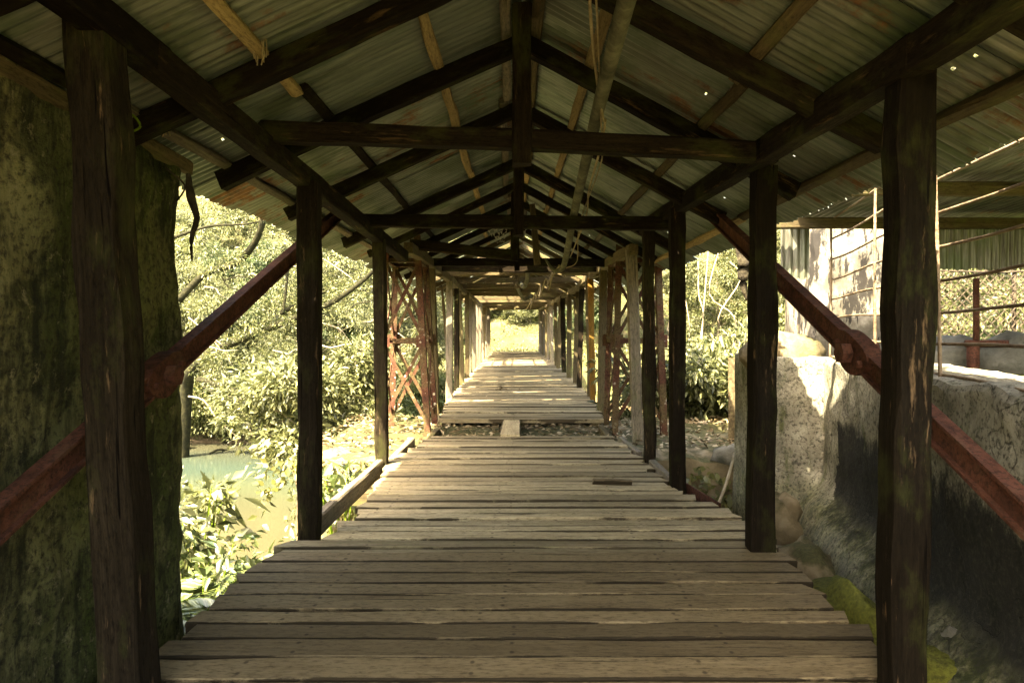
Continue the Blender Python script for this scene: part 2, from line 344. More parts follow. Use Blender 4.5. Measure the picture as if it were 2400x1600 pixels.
def tube_geo(pts, rad, sides=6):
    V = []; F = []; n = len(pts); pts = [Vector(p) for p in pts]
    rad = [rad] * n if isinstance(rad, (int, float)) else rad
    prev = Vector((0, 0, 1))
    for i, p in enumerate(pts):
        d = (pts[min(i + 1, n - 1)] - pts[max(i - 1, 0)]).normalized()
        a = d.cross(prev)
        if a.length < 1e-3: a = d.cross(Vector((1, 0, 0)))
        a.normalize(); b = d.cross(a)
        prev = b.cross(d) * -1 if False else prev
        for k in range(sides):
            an = 2 * math.pi * k / sides
            V.append(tuple(p + (a * math.cos(an) + b * math.sin(an)) * rad[i]))
    for i in range(n - 1):
        for k in range(sides):
            F.append((i * sides + k, i * sides + (k + 1) % sides, (i + 1) * sides + (k + 1) % sides, (i + 1) * sides + k))
    F.append(tuple(range(sides - 1, -1, -1))); F.append(tuple((n - 1) * sides + k for k in range(sides)))
    return V, F
def join(parts):
    V = []; F = []
    for v, f in parts:
        o = len(V); V += list(v); F += [tuple(i + o for i in q) for q in f]
    return V, F
def smoothpath(pts, n=6):
    pts = [Vector(p) for p in pts]; out = []
    for i in range(len(pts) - 1):
        p0 = pts[max(i - 1, 0)]; p1 = pts[i]; p2 = pts[i + 1]; p3 = pts[min(i + 2, len(pts) - 1)]
        for k in range(n):
            t_ = k / n
            out.append(.5 * ((2 * p1) + (p2 - p0) * t_ + (2 * p0 - 5 * p1 + 4 * p2 - p3) * t_ ** 2 + (3 * p1 - p0 - 3 * p2 + p3) * t_ ** 3))
    out.append(pts[-1]); return out
def tube(name, pts, rad, mat, parent=None, sides=6, n=5):
    P = smoothpath(pts, n)
    if not isinstance(rad, (int, float)):
        rad = list(np.interp(np.linspace(0, 1, len(P)), np.linspace(0, 1, len(rad)), rad))
    V, F = tube_geo(P, rad, sides); return mobj(name, pydata(name, V, F), mat, parent, smooth=True)
def at(xd, yd, depth):           # a measured picture point (2352 wide) at a depth in metres
    s = 1600 / depth
    return Vector(((xd * 1.0204 - 1205) / s, depth, EYE + (768 - yd * 1.0204) / s))
def lerp(a, y): return float(np.interp(y, [p[0] for p in a], [p[1] for p in a]))
def fbm(p, o=4):
    return mnoise.fractal(Vector(p), 1.0, 2.0, o)

# ------------------------------------------------------------------ terrain
def sst(a, b, x):
    t_ = min(1, max(0, (x - a) / (b - a))); return t_ * t_ * (3 - 2 * t_)
def terrain(x, y):
    near = -0.75 - 4.6 * sst(6.5 if x > -2 else 4.5, 15, y) - .5 * sst(-1.8, -3.5, x) * 1.0
    far = 5.2 * sst(31.5, 42, y) + max(0, y - 48) * .55
    z = near + far
    rb = sst(7, 14, x)                      # right bank
    z = z * (1 - rb) + max(z, -1.2 + .05 * y) * rb
    z += max(0, x - 16) * .45 + max(0, -26 - x) * .5
    amp = .25 + .5 * sst(44, 60, y) + .6 * sst(16, 24, abs(x))
    if abs(x) < 4 and 40 < y < 49: amp = .08
    z += amp * fbm((x * .22, y * .22, 0)) + .12 * fbm((x * 1.1, y * 1.1, 5)) * min(1, amp * 2)
    return z
xs = np.concatenate([np.linspace(-120, -22, 22), np.linspace(-20, 20, 81), np.linspace(22, 120, 22)])
ys = np.concatenate([np.linspace(-40, -2, 12), np.linspace(0, 60, 121), np.linspace(62, 160, 26)])
V = [(x, y, terrain(x, y)) for y in ys for x in xs]
nx = len(xs); F = [(j * nx + i, j * nx + i + 1, (j + 1) * nx + i + 1, (j + 1) * nx + i) for j in range(len(ys) - 1) for i in range(nx - 1)]
g = mobj('ground', mesh_np('ground', V, F), 'ground', smooth=True); tag(g, 'wooded hillside and river banks around the covered bridge', 'ground', kind='structure')
WZ = -4.4
gx, gy = np.linspace(-70, 30, 30), np.linspace(6, 44, 20)
V = [(x, y, WZ) for y in gy for x in gx]; F = [(j * 30 + i, j * 30 + i + 1, (j + 1) * 30 + i + 1, (j + 1) * 30 + i) for j in range(19) for i in range(29)]
r_ = mobj('river', mesh_np('river', V, F), 'water'); tag(r_, 'still green river flowing under the bridge', 'river', kind='structure')

# ------------------------------------------------------------------ bridge
BR = empty('covered_footbridge', (0, 6, 0)); tag(BR, 'long old covered wooden footbridge with gabled tin roof and plank deck', 'covered bridge')
RX = .05; APX = EYE + 2.20; SLL, SLR = .47, .555        # ridge x, roof apex, slopes
EAVL, EAVR = -2.40, 2.36
def roofz(x, off=0.0): return APX - (SLL * (RX - x) if x < RX else SLR * (x - RX)) - off

# deck
XL = [(0, -1.75), (3.25, -1.72), (5.05, -1.66), (5.12, -1.36), (6.1, -1.33), (7.2, -1.38), (8.17, -1.5), (8.6, -1.3), (9.7, -1.21)]
XR = [(0, 1.76), (3.25, 1.76), (4.7, 1.86), (5.7, 1.82), (6.1, 1.66), (6.8, 1.50), (7.9, 1.5), (9.6, 1.42)]
deck = empty('deck', (0, 5, 0), BR); deck['label'] = 'shaded near plank deck, grey brown and worn'
def plank_mesh(L, w, h, seed, jit=.009, rag=.05):
    r = random.Random(seed); n = 16; V = []; F = []
    o1, o2, o3 = [r.uniform(0, 90) for _ in range(3)]
    notch = [(r.uniform(0, L), r.uniform(.1, .5), r.uniform(.01, .03), r.choice((0, 1))) for _ in range(r.randint(0, 2))]
    for i in range(n + 1):
        x = L * i / n
        e0 = -w / 2 + mnoise.noise(Vector((x * 1.7, o1, 0))) * jit * 2; e1 = w / 2 + mnoise.noise(Vector((x * 1.7, o2, 0))) * jit * 2
        for (c, wd, d, sd) in notch:
            b = max(0, 1 - abs(x - c) / wd) * d
            if sd: e1 -= b
            else: e0 += b
        zt = h / 2 + mnoise.noise(Vector((x * 1.3, o3, 3))) * .006
        ra = r.uniform(-rag, rag) if i in (0, n) else 0; rb = r.uniform(-rag, rag) if i in (0, n) else 0
        c = .008
        V += [(x + ra, e0 + c, -h / 2), (x + rb, e1 - c, -h / 2), (x + rb, e1, zt - .007), (x + rb, e1 - .006, zt), (x + ra, e0 + .006, zt), (x + ra, e0, zt - .007)]
    for i in range(n):
        for k in range(6):
            a = i * 6 + k; b = i * 6 + (k + 1) % 6; F.append((a, b, b + 6, a + 6))
    F.append((5, 4, 3, 2, 1, 0)); F.append(tuple(n * 6 + k for k in range(6)))
    return pydata('plank', V, F)
def lay(y0, y1, xl, xr, parent, mat, rnd, gap=(.006, .02), widths=(.15, .23), zj=.006, rot=.004):
    r = random.Random(rnd); y = y0; k = 0
    while y < y1:
        w = r.uniform(*widths); a = lerp(xl, y + w / 2) + r.uniform(-.05, .03); b = lerp(xr, y + w / 2) + r.uniform(-.03, .05)
        me = plank_mesh(b - a, w, .065, rnd * 1000 + k)
        mw = Matrix.Translation((a, y + w / 2, -.0325 + r.uniform(-zj, zj))) @ Matrix.Rotation(r.uniform(-rot, rot), 4, 'Z') @ Matrix.Rotation(r.uniform(-.012, .012), 4, 'X')
        mobj('plank', me, mat, parent, mw, smooth=False)
        y += w + r.uniform(*gap); k += 1
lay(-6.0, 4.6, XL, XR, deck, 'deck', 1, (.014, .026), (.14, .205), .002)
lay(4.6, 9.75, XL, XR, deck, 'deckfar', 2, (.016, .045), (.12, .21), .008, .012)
deck2 = empty('deck', (0, 27, 0), BR); deck2['label'] = 'sunlit far plank deck beyond the gap at the towers'
XL2 = [(11.3, -1.28), (15, -1.40), (19, -1.44), (34, -1.46), (44, -1.5)]; XR2 = [(11.3, 1.50), (15, 1.68), (19, 1.80), (34, 1.82), (44, 1.7)]
lay(11.55, 44.4, XL2, XR2, deck2, 'deckfar', 3, (.005, .045), (.16, .28), .016, .010)
# stringers, kerbs
for x in (-1.05, 0.0, 1.05):
    timber('stringer', (x, -6, -.17), (x, 9.3, -.17), .14, .22, 'brown', BR)
for x in (-1.15, .15, 1.4):
    timber('stringer', (x, 11.62, -.19), (x, 44.5, -.19), .16, .24, 'brown', BR)
timber('kerb_beam', (-1.62, 5.30, -.06), (-1.52, 7.75, -.03), .085, .17, 'grey', BR)
timber('kerb_beam', (-1.50, 7.95, -.10), (-1.46, 9.75, -.08), .085, .14, 'grey', BR)
timber('kerb_beam', (-1.28, 9.9, -.16), (-1.26, 11.35, -.14), .10, .12, 'brown', BR)
timber('kerb_beam', (1.62, 6.75, -.05), (1.60, 7.9, -.05), .08, .15, 'grey', BR)
timber('kerb_beam', (1.56, 8.5, -.06), (1.50, 9.6, -.05), .08, .14, 'grey', BR)
timber('kerb_beam', (1.42, 10.0, -.14), (1.44, 11.35, -.12), .09, .12, 'brown', BR)
timber('cross_beam', (-1.9, 9.45, -.30), (1.9, 9.45, -.30), .16, .2, 'brown', BR)
timber('cross_beam', (-1.8, 5.2, -.34), (2.0, 5.2, -.34), .14, .16, 'brown', BR)
timber('cross_beam', (-1.8, 7.6, -.34), (2.0, 7.6, -.34), .14, .16, 'brown', BR)
tb = timber('gap_board', (-.06, 9.7, .010), (-.04, 11.58, -.03), .30, .05, 'deckfar', BR); tb['label'] = 'single board bridging the gap between the two decks'

# posts (bottom x, top x, depth, top z above eye)
posts = [(-1.565, -1.72, 2.80, 1.30, .17), (-1.56, -1.57, 5.23, 1.10, .15), (-1.51, -1.55, 7.84, 1.02, .135),
         (1.66, 1.70, 2.93, 1.12, .15), (1.72, 1.745, 4.78, 1.12, .155), (1.60, 1.60, 6.70, 1.16, .135), (1.60, 1.58, 8.05, 1.16, .13)]
for i, (xb, xt, d, zt, w) in enumerate(posts):
    timber('post', (xb, d, -.35 if d > 4 else -.1), (xt, d, EYE + zt), w, w, 'post', BR, jit=.011, seg=.17)
p_ = timber('post', (1.84, 10.15, -.25), (1.66, 9.7, EYE + 1.1), .15, .13, 'grey', BR); p_['label'] = 'bleached split post beside the lattice tower'
timber('post', (-1.42, 12.4, -.1), (-1.50, 12.4, EYE + 1.1), .13, .14, 'brown', BR)
timber('post', (1.62, 12.7, -.1), (1.66, 12.7, EYE + 1.1), .14, .14, 'brown', BR)
farY = [15.2, 17.4, 19.2, 21.4, 23.9, 26.0, 28.2, 30.6, 33.0, 35.4, 38.0, 40.5, 43.3]
def fxl(y): return float(np.interp(y, [12, 20, 43], [-1.47, -1.50, -1.60]))
def fxr(y): return float(np.interp(y, [12, 20, 43], [1.66, 1.74, 1.62]))
rr = random.Random(5)
for k, y in enumerate(farY):
    for sgn, fx in ((-1, fxl), (1, fxr)):
        yy = y + rr.uniform(-.3, .3); m = rr.choice(['brown', 'brown', 'grey', 'post'] if y < 24 else ['grey', 'grey', 'brown'])  # paler timber farther out puts the brighter far-span light into post colour
        if sgn > 0 and k == 0: m = 'ochre'
        timber('post', (fx(yy) + rr.uniform(-.05, .05), yy, -.12), (fx(yy) + rr.uniform(-.05, .05), yy, EYE + 1.1), .13 + rr.uniform(-.01, .03), .13, m, BR, jit=.009)
        if rr.random() < .35:
            timber('post', (fx(yy) + .02 * sgn, yy + .5, -.12), (fx(yy) + rr.uniform(-.06, .06), yy + .55, EYE + 1.1), .11, .11, 'brown', BR, jit=.009)
for k in (0, 2, 5, 8):          # slanting side braces of the long span
    y = farY[k]
    timber('side_brace', (fxr(y) + .12, y + .1, .1), (fxr(y) + .14, y + 2.1, EYE + .9), .06, .07, 'brown', BR)
    timber('side_brace', (fxl(y) - .12, y + 2.0, .1), (fxl(y) - .14, y + .1, EYE + .9), .06, .07, 'brown', BR)
# wall plates
PL = [(-1.74, .0, 1.36), (-1.68, 3.17, 1.24), (-1.60, 5.2, 1.14), (-1.555, 7.84, 1.04), (-1.52, 9.3, .985)]
for a, b in zip(PL[:-1], PL[1:]):
    timber('wall_plate', (a[0], a[1] - .06, EYE + a[2]), (b[0], b[1] + .06, EYE + b[2]), .13, .15, 'dark', BR)
PR = [(1.68, .0, 1.08), (1.655, 2.83, 1.12), (1.645, 4.44, 1.155), (1.62, 6.7, 1.2), (1.60, 8.3, 1.215)]
for a, b in zip(PR[:-1], PR[1:]):
    timber('wall_plate', (a[0], a[1] - .06, EYE + a[2]), (b[0], b[1] + .06, EYE + b[2]), .13, .15, 'dark', BR)
for fx in (fxl, fxr):
    yv = [9.6, 13.5, 17.5, 22, 27, 32, 37.5, 43.6]
    for a, b in zip(yv[:-1], yv[1:]):
        timber('wall_plate', (fx(a), a - .1, EYE + 1.10 + rr.uniform(-.03, .03)), (fx(b), b + .1, EYE + 1.10 + rr.uniform(-.03, .03)), .13, .15, 'brown', BR, bow=.03)
# tie beams and king posts
def tie(y, zl, zr, xl, xr, h=.125, mat='dark', king=True, kw=.16):
    timber('tie_beam', (xl, y, EYE + zl), (xr, y, EYE + zr), .12, h, mat, BR, bow=.02)
    if king:
        timber('king_post', (RX, y + .01, EYE + (zl + zr) / 2 - .14), (RX, y + .01, roofz(RX, .09)), kw * .8, kw, mat, BR, up=(0, 1, 0))
tie(4.5, 1.285, 1.150, -1.66, 1.72)
tie(7.2, 1.130, 1.095, -1.64, 1.66, .135, kw=.135)
timber('tie_beam', (-1.55, 10.1, EYE + 1.235), (.03, 10.2, EYE + 1.08), .12, .15, 'dark', BR)['label'] = 'broken half tie beam sagging to the king post'
timber('king_post', (.0, 10.2, EYE + 1.0), (.02, 10.2, roofz(RX, .1)), .12, .13, 'dark', BR, up=(0, 1, 0))
timber('hanging_stud', (.36, 10.6, EYE + .98), (.28, 10.6, roofz(.3, .15)), .09, .09, 'brown', BR)['label'] = 'short loose stud hanging from a rafter'
for y, z, k in ((12.1, 1.17, 1), (13.4, 1.17, 0), (15.0, 1.19, 1), (17.5, 1.2, 1), (19.7, 1.2, 0), (22, 1.2, 1), (24.9, 1.2, 0), (27.8, 1.2, 1), (30.3, 1.2, 0), (32.9, 1.2, 1), (36, 1.2, 0), (39, 1.2, 1), (43.2, 1.2, 0)):
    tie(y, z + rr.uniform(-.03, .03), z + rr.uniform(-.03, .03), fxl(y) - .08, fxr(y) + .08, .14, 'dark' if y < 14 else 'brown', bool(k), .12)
# roof
roof = empty('roof', (0, 6, APX), BR); roof['label'] = 'gabled roof of corrugated tin on dark rafters'
rafY = [-.1, 1.1, 2.4, 3.7, 4.93, 6.4, 8.5, 9.8] + [11.1 + i * 1.32 for i in range(25)]
for y in rafY:
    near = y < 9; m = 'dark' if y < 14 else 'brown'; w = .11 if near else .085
    for sgn in (-1, 1):
        xe = (EAVL + .32 if sgn < 0 else EAVR - .30) + rr.uniform(-.12, .06)
        timber('rafter', (RX, y + rr.uniform(-.03, .03), roofz(RX, .15)), (xe, y + rr.uniform(-.04, .04), roofz(xe, .125)), w, .125 if near else .10, m, roof, bow=.012)
def purlin(x, mats, y0=-.6, y1=44.4, w=.075, h=.05):
    r = random.Random(int(x * 100) + 7); y = y0
    while y < y1:
        L = r.uniform(3.2, 5.0); ye = min(y1, y + L); up = Vector((-(SLL if x < RX else -SLR), 0, 1))
        dx = r.uniform(-.03, .03)
        timber('purlin', (x + dx, y, roofz(x + dx, .055)), (x + dx + r.uniform(-.03, .03), ye, roofz(x + dx, .055)), w, h, r.choice(mats), roof, up=up, jit=.008, bow=.015)
        y = ye - .02 if ye < y1 else y1 + 1
for x, mats in ((-.55, ['light']), (-1.35, ['light', 'grey', 'dark']), (-2.06, ['brown', 'grey', 'dark']), (.54, ['light', 'light', 'grey']), (1.33, ['light', 'grey', 'brown']), (2.08, ['light', 'brown']), (-.08, ['light', 'grey', 'brown']), (.18, ['light', 'brown', 'grey'])):
    purlin(x, mats)
def sheet_mesh(L, wid, seed, pitch=.076, amp=.0125, nholes=0):
    r = random.Random(seed); nw = int(round(wid / pitch)); ns = nw * 6; nl = 7; V = []; rows = [0, .24 * L, .24 * L + .014, .52 * L, .52 * L + .012, .80 * L, .80 * L + .016, L]
    o = r.uniform(0, 50); rip = [r.uniform(-.015, .02) for _ in range(ns + 1)]
    for j in range(nl + 1):
        x = rows[j]
        for i in range(ns + 1):
            y = wid * i / ns
            z = amp * math.sin(2 * math.pi * y / pitch) + .012 * mnoise.noise(Vector((x * 1.1, y * 1.5, o)))
            V.append((x + (rip[i] * (1 if j == nl else 0)), y, z))
    holes = {(r.choice((1, 3, 5)), r.randint(2, ns - 3)) for _ in range(nholes)}
    F = [(j * (ns + 1) + i, j * (ns + 1) + i + 1, (j + 1) * (ns + 1) + i + 1, (j + 1) * (ns + 1) + i) for j in range(nl) for i in range(ns) if (j, i) not in holes]
    return mesh_np('tin', V, F)
SHL = math.hypot(RX - EAVL, SLL * (RX - EAVL)); SHR = math.hypot(EAVR - RX, SLR * (EAVR - RX))
tinm = {}
for sgn in (-1, 1):
    for mt in ('tin', 'tinrust'):
        for v_ in range(4):
            me = sheet_mesh((SHL if sgn < 0 else SHR) + (.0, .03, -.03, .06)[v_], .836, 50 + v_ + 10 * sgn, nholes=((0, 1, 0, 1) if sgn < 0 else (2, 3, 4, 3))[v_])
            me.materials.append(M[mt]); me.polygons.foreach_set('use_smooth', np.ones(len(me.polygons), bool)); tinm[(sgn, mt, v_)] = me
r = random.Random(21)
for sgn in (-1, 1):
    y = -1.0; k = 0
    while y < 44.6:
        y0 = y; y += .76 if y < 11.5 else r.uniform(.80, .98); k += 1
        if sgn < 0 and (26.5 < y0 < 30.5): continue
        if sgn > 0 and (15.2 < y0 < 15.8 or 33 < y0 < 34): continue
        mt = 'tinrust' if (r.random() < .28 or (sgn < 0 and 5.6 < y0 < 6.4)) else 'tin'
        me = tinm[(sgn, mt, r.randint(0, 3))]
        a = math.atan(SLL if sgn < 0 else SLR)
        base = Matrix.Translation((RX + sgn * .005, y0 + (0 if sgn > 0 else .836), APX - .012 + (k % 2) * .006 + r.uniform(-.003, .003)))
        rot = Matrix.Rotation(math.pi, 4, 'Z') if sgn < 0 else Matrix.Identity(4)
        mobj('roof_sheet', me, None, roof, base @ rot @ Matrix.Rotation(a + r.uniform(-.005, .005), 4, 'Y') @ Matrix.Rotation(r.uniform(-.006, .006), 4, 'Z'))
y = -1.0
while y < 44.5:
    c_ = random.uniform(-.01, .01); V = []
    for yy in (y, y + 2.35):
        for dx, dz in ((-.20, -.20 * SLL + .022), (-.05, .012), (0, .035), (.05, .012), (.20, -.20 * SLR + .022)): V.append((RX + dx, yy, APX + dz + c_))
    mobj('ridge_cap', pydata('ridge_cap', V, [(i, i + 1, i + 6, i + 5) for i in range(4)]), 'tin', roof); y += 2.3
timber('fascia_board', (-2.12, 2.6, roofz(-2.12, .1)), (-2.14, 4.5, roofz(-2.14, .12)), .04, .10, 'brown', roof)

# ------------------------------------------------------------------ lattice towers and stays
def angle_geo(p0, p1, w, th=.012, flip=1, up=(0, 0, 1)):
    m, L = frame(p0, p1, up); V = []; F = []
    prof = [(0, 0), (w, 0), (w, th), (th, th), (th, w), (0, w)]
    for x in (0, L):
        for a, b in prof: V.append(tuple(m @ Vector((x, (a - w / 2) * flip, b - w / 2))))
    for k in range(6): F.append((k, (k + 1) % 6, 6 + (k + 1) % 6, 6 + k))
    F.append((5, 4, 3, 2, 1, 0)); F.append((6, 7, 8, 9, 10, 11)); return V, F
def box_geo(p0, p1, w, h, up=(0, 0, 1)):
    m, L = frame(p0, p1, up); V = [tuple(m @ Vector((x, a * w / 2, b * h / 2))) for x in (0, L) for a, b in ((-1, -1), (1, -1), (1, 1), (-1, 1))]
    return V, [(0, 1, 5, 4), (1, 2, 6, 5), (2, 3, 7, 6), (3, 0, 4, 7), (3, 2, 1, 0), (4, 5, 6, 7)]
def add(name, geo, mat, parent=None, smooth=False):
    return mobj(name, pydata(name, *geo), mat, parent, smooth=smooth)
def tower(xo, xi, xo2, xi2, label):
    T = empty('lattice_tower', ((xo + xi) / 2, 11.2, -.2)); tag(T, label, 'tower', 'lattice bridge towers')
    Y0, Y1, Y0t, Y1t = 10.75, 11.75, 10.85, 11.65; zb, zt = -.16, 4.45
    def P(o, f, z):
        k = (z - zb) / (zt - zb)
        x = ((xo * (1 - k) + xo2 * k) if o else (xi * (1 - k) + xi2 * k)); y = (Y0 * (1 - k) + Y0t * k) if f else (Y1 * (1 - k) + Y1t * k)
        return Vector((x, y, z))
    for o in (0, 1):
        for f in (0, 1):
            add('leg', angle_geo(P(o, f, zb), P(o, f, zt), .10, .014, 1 if o else -1, (0, 1, 0)), 'redlichen', T)
    zs = [.0, 1.34, 2.62, 3.9]
    for z in zs[1:]:
        for f in (0, 1): add('strut', angle_geo(P(0, f, z), P(1, f, z), .075), 'redlichen', T)
        for o in (0, 1): add('strut', angle_geo(P(o, 0, z), P(o, 1, z), .075), 'redlichen', T)
    for a, b in zip(zs[:-1], zs[1:]):
        for f in (0, 1):
            e = .012 if f else -.012
            add('brace', box_geo(P(0, f, a + .05) + Vector((0, e, 0)), P(1, f, b - .05) + Vector((0, e, 0)), .055, .014, (0, 1, 0)), 'redlichen', T)
            add('brace', box_geo(P(1, f, a + .05), P(0, f, b - .05), .055, .014, (0, 1, 0)), 'redlichen', T)
        for o in (0, 1):
            add('brace', box_geo(P(o, 0, a + .05), P(o, 1, b - .05), .055, .014, (1, 0, 0)), 'redlichen', T)
            add('brace', box_geo(P(o, 1, a + .05) + Vector((.016, 0, 0)), P(o, 0, b - .05) + Vector((.016, 0, 0)), .055, .014, (1, 0, 0)), 'redlichen', T)
    for f in (0, 1):                      # gusset plates with rivets
        for o in (0, 1):
            p = P(o, f, 1.34); e = (.03 if f else -.03)
            gp = add('gusset_plate', box_geo(p + Vector((-.10, -e, 0)), p + Vector((.10, -e, 0)), .012, .2), 'redlichen', T)
    for k in range(4):
        p = P(k % 2, k // 2, zb); add('base_plate', box_geo(p + Vector((-.11, 0, .0)), p + Vector((.11, 0, .0)), .22, .03), 'redlichen', T)
    return T
tower(-2.10, -1.36, -1.98, -1.62, 'rusty red lattice tower with white lichen on the river side')
tower(2.36, 1.58, 2.22, 1.70, 'rusty red lattice tower next to the bleached split post')
def stay(x, y0, z0, y1, z1, yk, label):
    T = empty('stay_bar', (x, y0, z0)); tag(T, label, 'steel bar', 'red steel stays')
    d = Vector((0, y1 - y0, z1 - z0)).normalized(); nrm = Vector((0, -d.z, d.y))
    zk = z0 + (z1 - z0) * (yk - y0) / (y1 - y0); K = Vector((x, yk, zk))
    for a, b in ((Vector((x, y0, z0)), K), (K, Vector((x, y1, z1)))):
        add('web', box_geo(a, b, .02, .11), 'red', T)
        for s in (1, -1):
            add('flange', box_geo(a + nrm * s * .056 + Vector((0, 0, 0)), b + nrm * s * .056, .07, .016), 'red', T)
    V = []; F = []; n = 20
    for s in (-1, 1):
        for i in range(n):
            an = 2 * math.pi * i / n; rr_ = .135 + .012 * math.sin(3 * an)
            V.append(tuple(K + Vector((s * .045, 0, 0)) + d * math.cos(an) * rr_ * 1.45 + nrm * math.sin(an) * rr_ * .78))
    F = [(i, (i + 1) % n, n + (i + 1) % n, n + i) for i in range(n)] + [tuple(range(n - 1, -1, -1)), tuple(range(n, 2 * n))]
    J = mobj('pin_joint', pydata('pin_joint', V, F), 'red', T)
    for s in (-1, 1):
        Vn, Fn = tube_geo([K + Vector((s * .05, 0, 0)), K + Vector((s * .105, 0, 0))], .06, 6); mobj('nut', pydata('nut', Vn, Fn), 'red', J)
    for s in (-1, 1):
        for k_ in (-1, 1):
            q = K + d * .14 * k_ + Vector((s * .04, 0, 0)); Vn, Fn = tube_geo([q, q + Vector((s * .03, 0, 0))], .022, 6); mobj('bolt', pydata('bolt', Vn, Fn), 'red', J)
    return T
stay(-1.92, .3, EYE - 1.61, 11.2, EYE + 2.73, 3.70, 'red steel stay bar slanting across the mossy dark wall')
stay(1.92, .3, EYE - 1.71, 11.2, EYE + 3.15, 3.82, 'red steel stay bar slanting past the black mouldy plaster wall')

# ------------------------------------------------------------------ pier
def rough_block(name, x0, x1, y0, y1, z0, z1, mat, res=.22, amp=.10, seed=0, parent=None, rnd=.1):
    V = []; F = []; idx = {}
    nx_, ny_, nz_ = [max(2, int((b - a) / res)) for a, b in ((x0, x1), (y0, y1), (z0, z1))]
    def vid(i, j, k):
        key = (i, j, k)
        if key not in idx:
            p = Vector((x0 + (x1 - x0) * i / nx_, y0 + (y1 - y0) * j / ny_, z0 + (z1 - z0) * k / nz_))
            c = Vector(((x0 + x1) / 2, (y0 + y1) / 2, (z0 + z1) / 2)); q = p.copy()
            e = sum((i in (0, nx_), j in (0, ny_), k in (0, nz_)))
            if e >= 2: q += (c - p).normalized() * rnd * (e - 1)
            q += Vector((fbm((p.x * 1.7 + seed, p.y * 1.7, p.z * 1.7)), fbm((p.x * 1.7, p.y * 1.7 + seed + 31, p.z * 1.7)), fbm((p.x * 1.7, p.y * 1.7, p.z * 1.7 + seed + 77)))) * amp
            idx[key] = len(V); V.append(tuple(q))
        return idx[key]
    for i in range(nx_):
        for j in range(ny_):
            F.append((vid(i, j, 0), vid(i, j + 1, 0), vid(i + 1, j + 1, 0), vid(i + 1, j, 0))); F.append((vid(i, j, nz_), vid(i + 1, j, nz_), vid(i + 1, j + 1, nz_), vid(i, j + 1, nz_)))
    for i in range(nx_):
        for k in range(nz_):
            F.append((vid(i, 0, k), vid(i + 1, 0, k), vid(i + 1, 0, k + 1), vid(i, 0, k + 1))); F.append((vid(i, ny_, k), vid(i, ny_, k + 1), vid(i + 1, ny_, k + 1), vid(i + 1, ny_, k)))
    for j in range(ny_):
        for k in range(nz_):
            F.append((vid(0, j, k), vid(0, j, k + 1), vid(0, j + 1, k + 1), vid(0, j + 1, k))); F.append((vid(nx_, j, k), vid(nx_, j + 1, k), vid(nx_, j + 1, k + 1), vid(nx_, j, k + 1)))
    return mobj(name, pydata(name, V, F), mat, parent, smooth=True, sharp=.6)
pier = rough_block('bridge_pier', -3.0, 7.5, 9.15, 12.9, -6, -.15, 'pier', .24, .08, 3); tag(pier, 'broad stone pier carrying the lattice towers, mossy and leaf strewn', 'pier')

# ------------------------------------------------------------------ left wall
def left_wall():
    path = [(-2.10, -1.2), (-2.12, 4.30), (-2.17, 4.44), (-2.30, 4.50), (-2.9, 4.52)]
    P = []
    for a, b in zip(path[:-1], path[1:]):
        n = max(2, int(math.dist(a, b) / .07))
        for i in range(n): P.append((a[0] + (b[0] - a[0]) * i / n, a[1] + (b[1] - a[1]) * i / n))
    P.append(path[-1]); zs_ = np.linspace(-2.0, 2.66, 56); V = []; n = len(P)
    for z in zs_:
        for (x, y) in P:
            d = .03 * fbm((0, y * 1.1, z * .7)) + .025 * fbm((3, y * 4, z * 3)) + .012 * fbm((3, y * 12, z * 10)); e = .014 * fbm((9, 2.0, z * 1.3)) + .016 * fbm((1, 5, z * 7))
            zz = z + (.05 * fbm((y * 2, 7, 1)) - .12 * sst(3.4, 4.3, y) if z > 2.5 else 0)
            V.append((x + d, y + (e if y > 3.8 else 0), zz))
    F = [(j * n + i, j * n + i + 1, (j + 1) * n + i + 1, (j + 1) * n + i) for j in range(len(zs_) - 1) for i in range(n - 1)]
    top = (len(zs_) - 1) * n; o = len(V)
    for (x, y) in P: V.append((-2.9, y, 2.62))
    F += [(top + i, top + i + 1, o + i + 1, o + i) for i in range(n - 1)]
    o2 = len(V); V += [(-2.9, -1.2, -2), (-2.9, 4.52, -2), (-2.9, 4.52, 2.62), (-2.9, -1.2, 2.62)]; F.append((o2, o2 + 1, o2 + 2, o2 + 3))
    w = mobj('masonry_wall', pydata('masonry_wall', V, F), 'wall_l', smooth=True)
    tag(w, 'tall dark mossy plaster wall rising to the eave beside the nearest post', 'wall'); return w
left_wall()
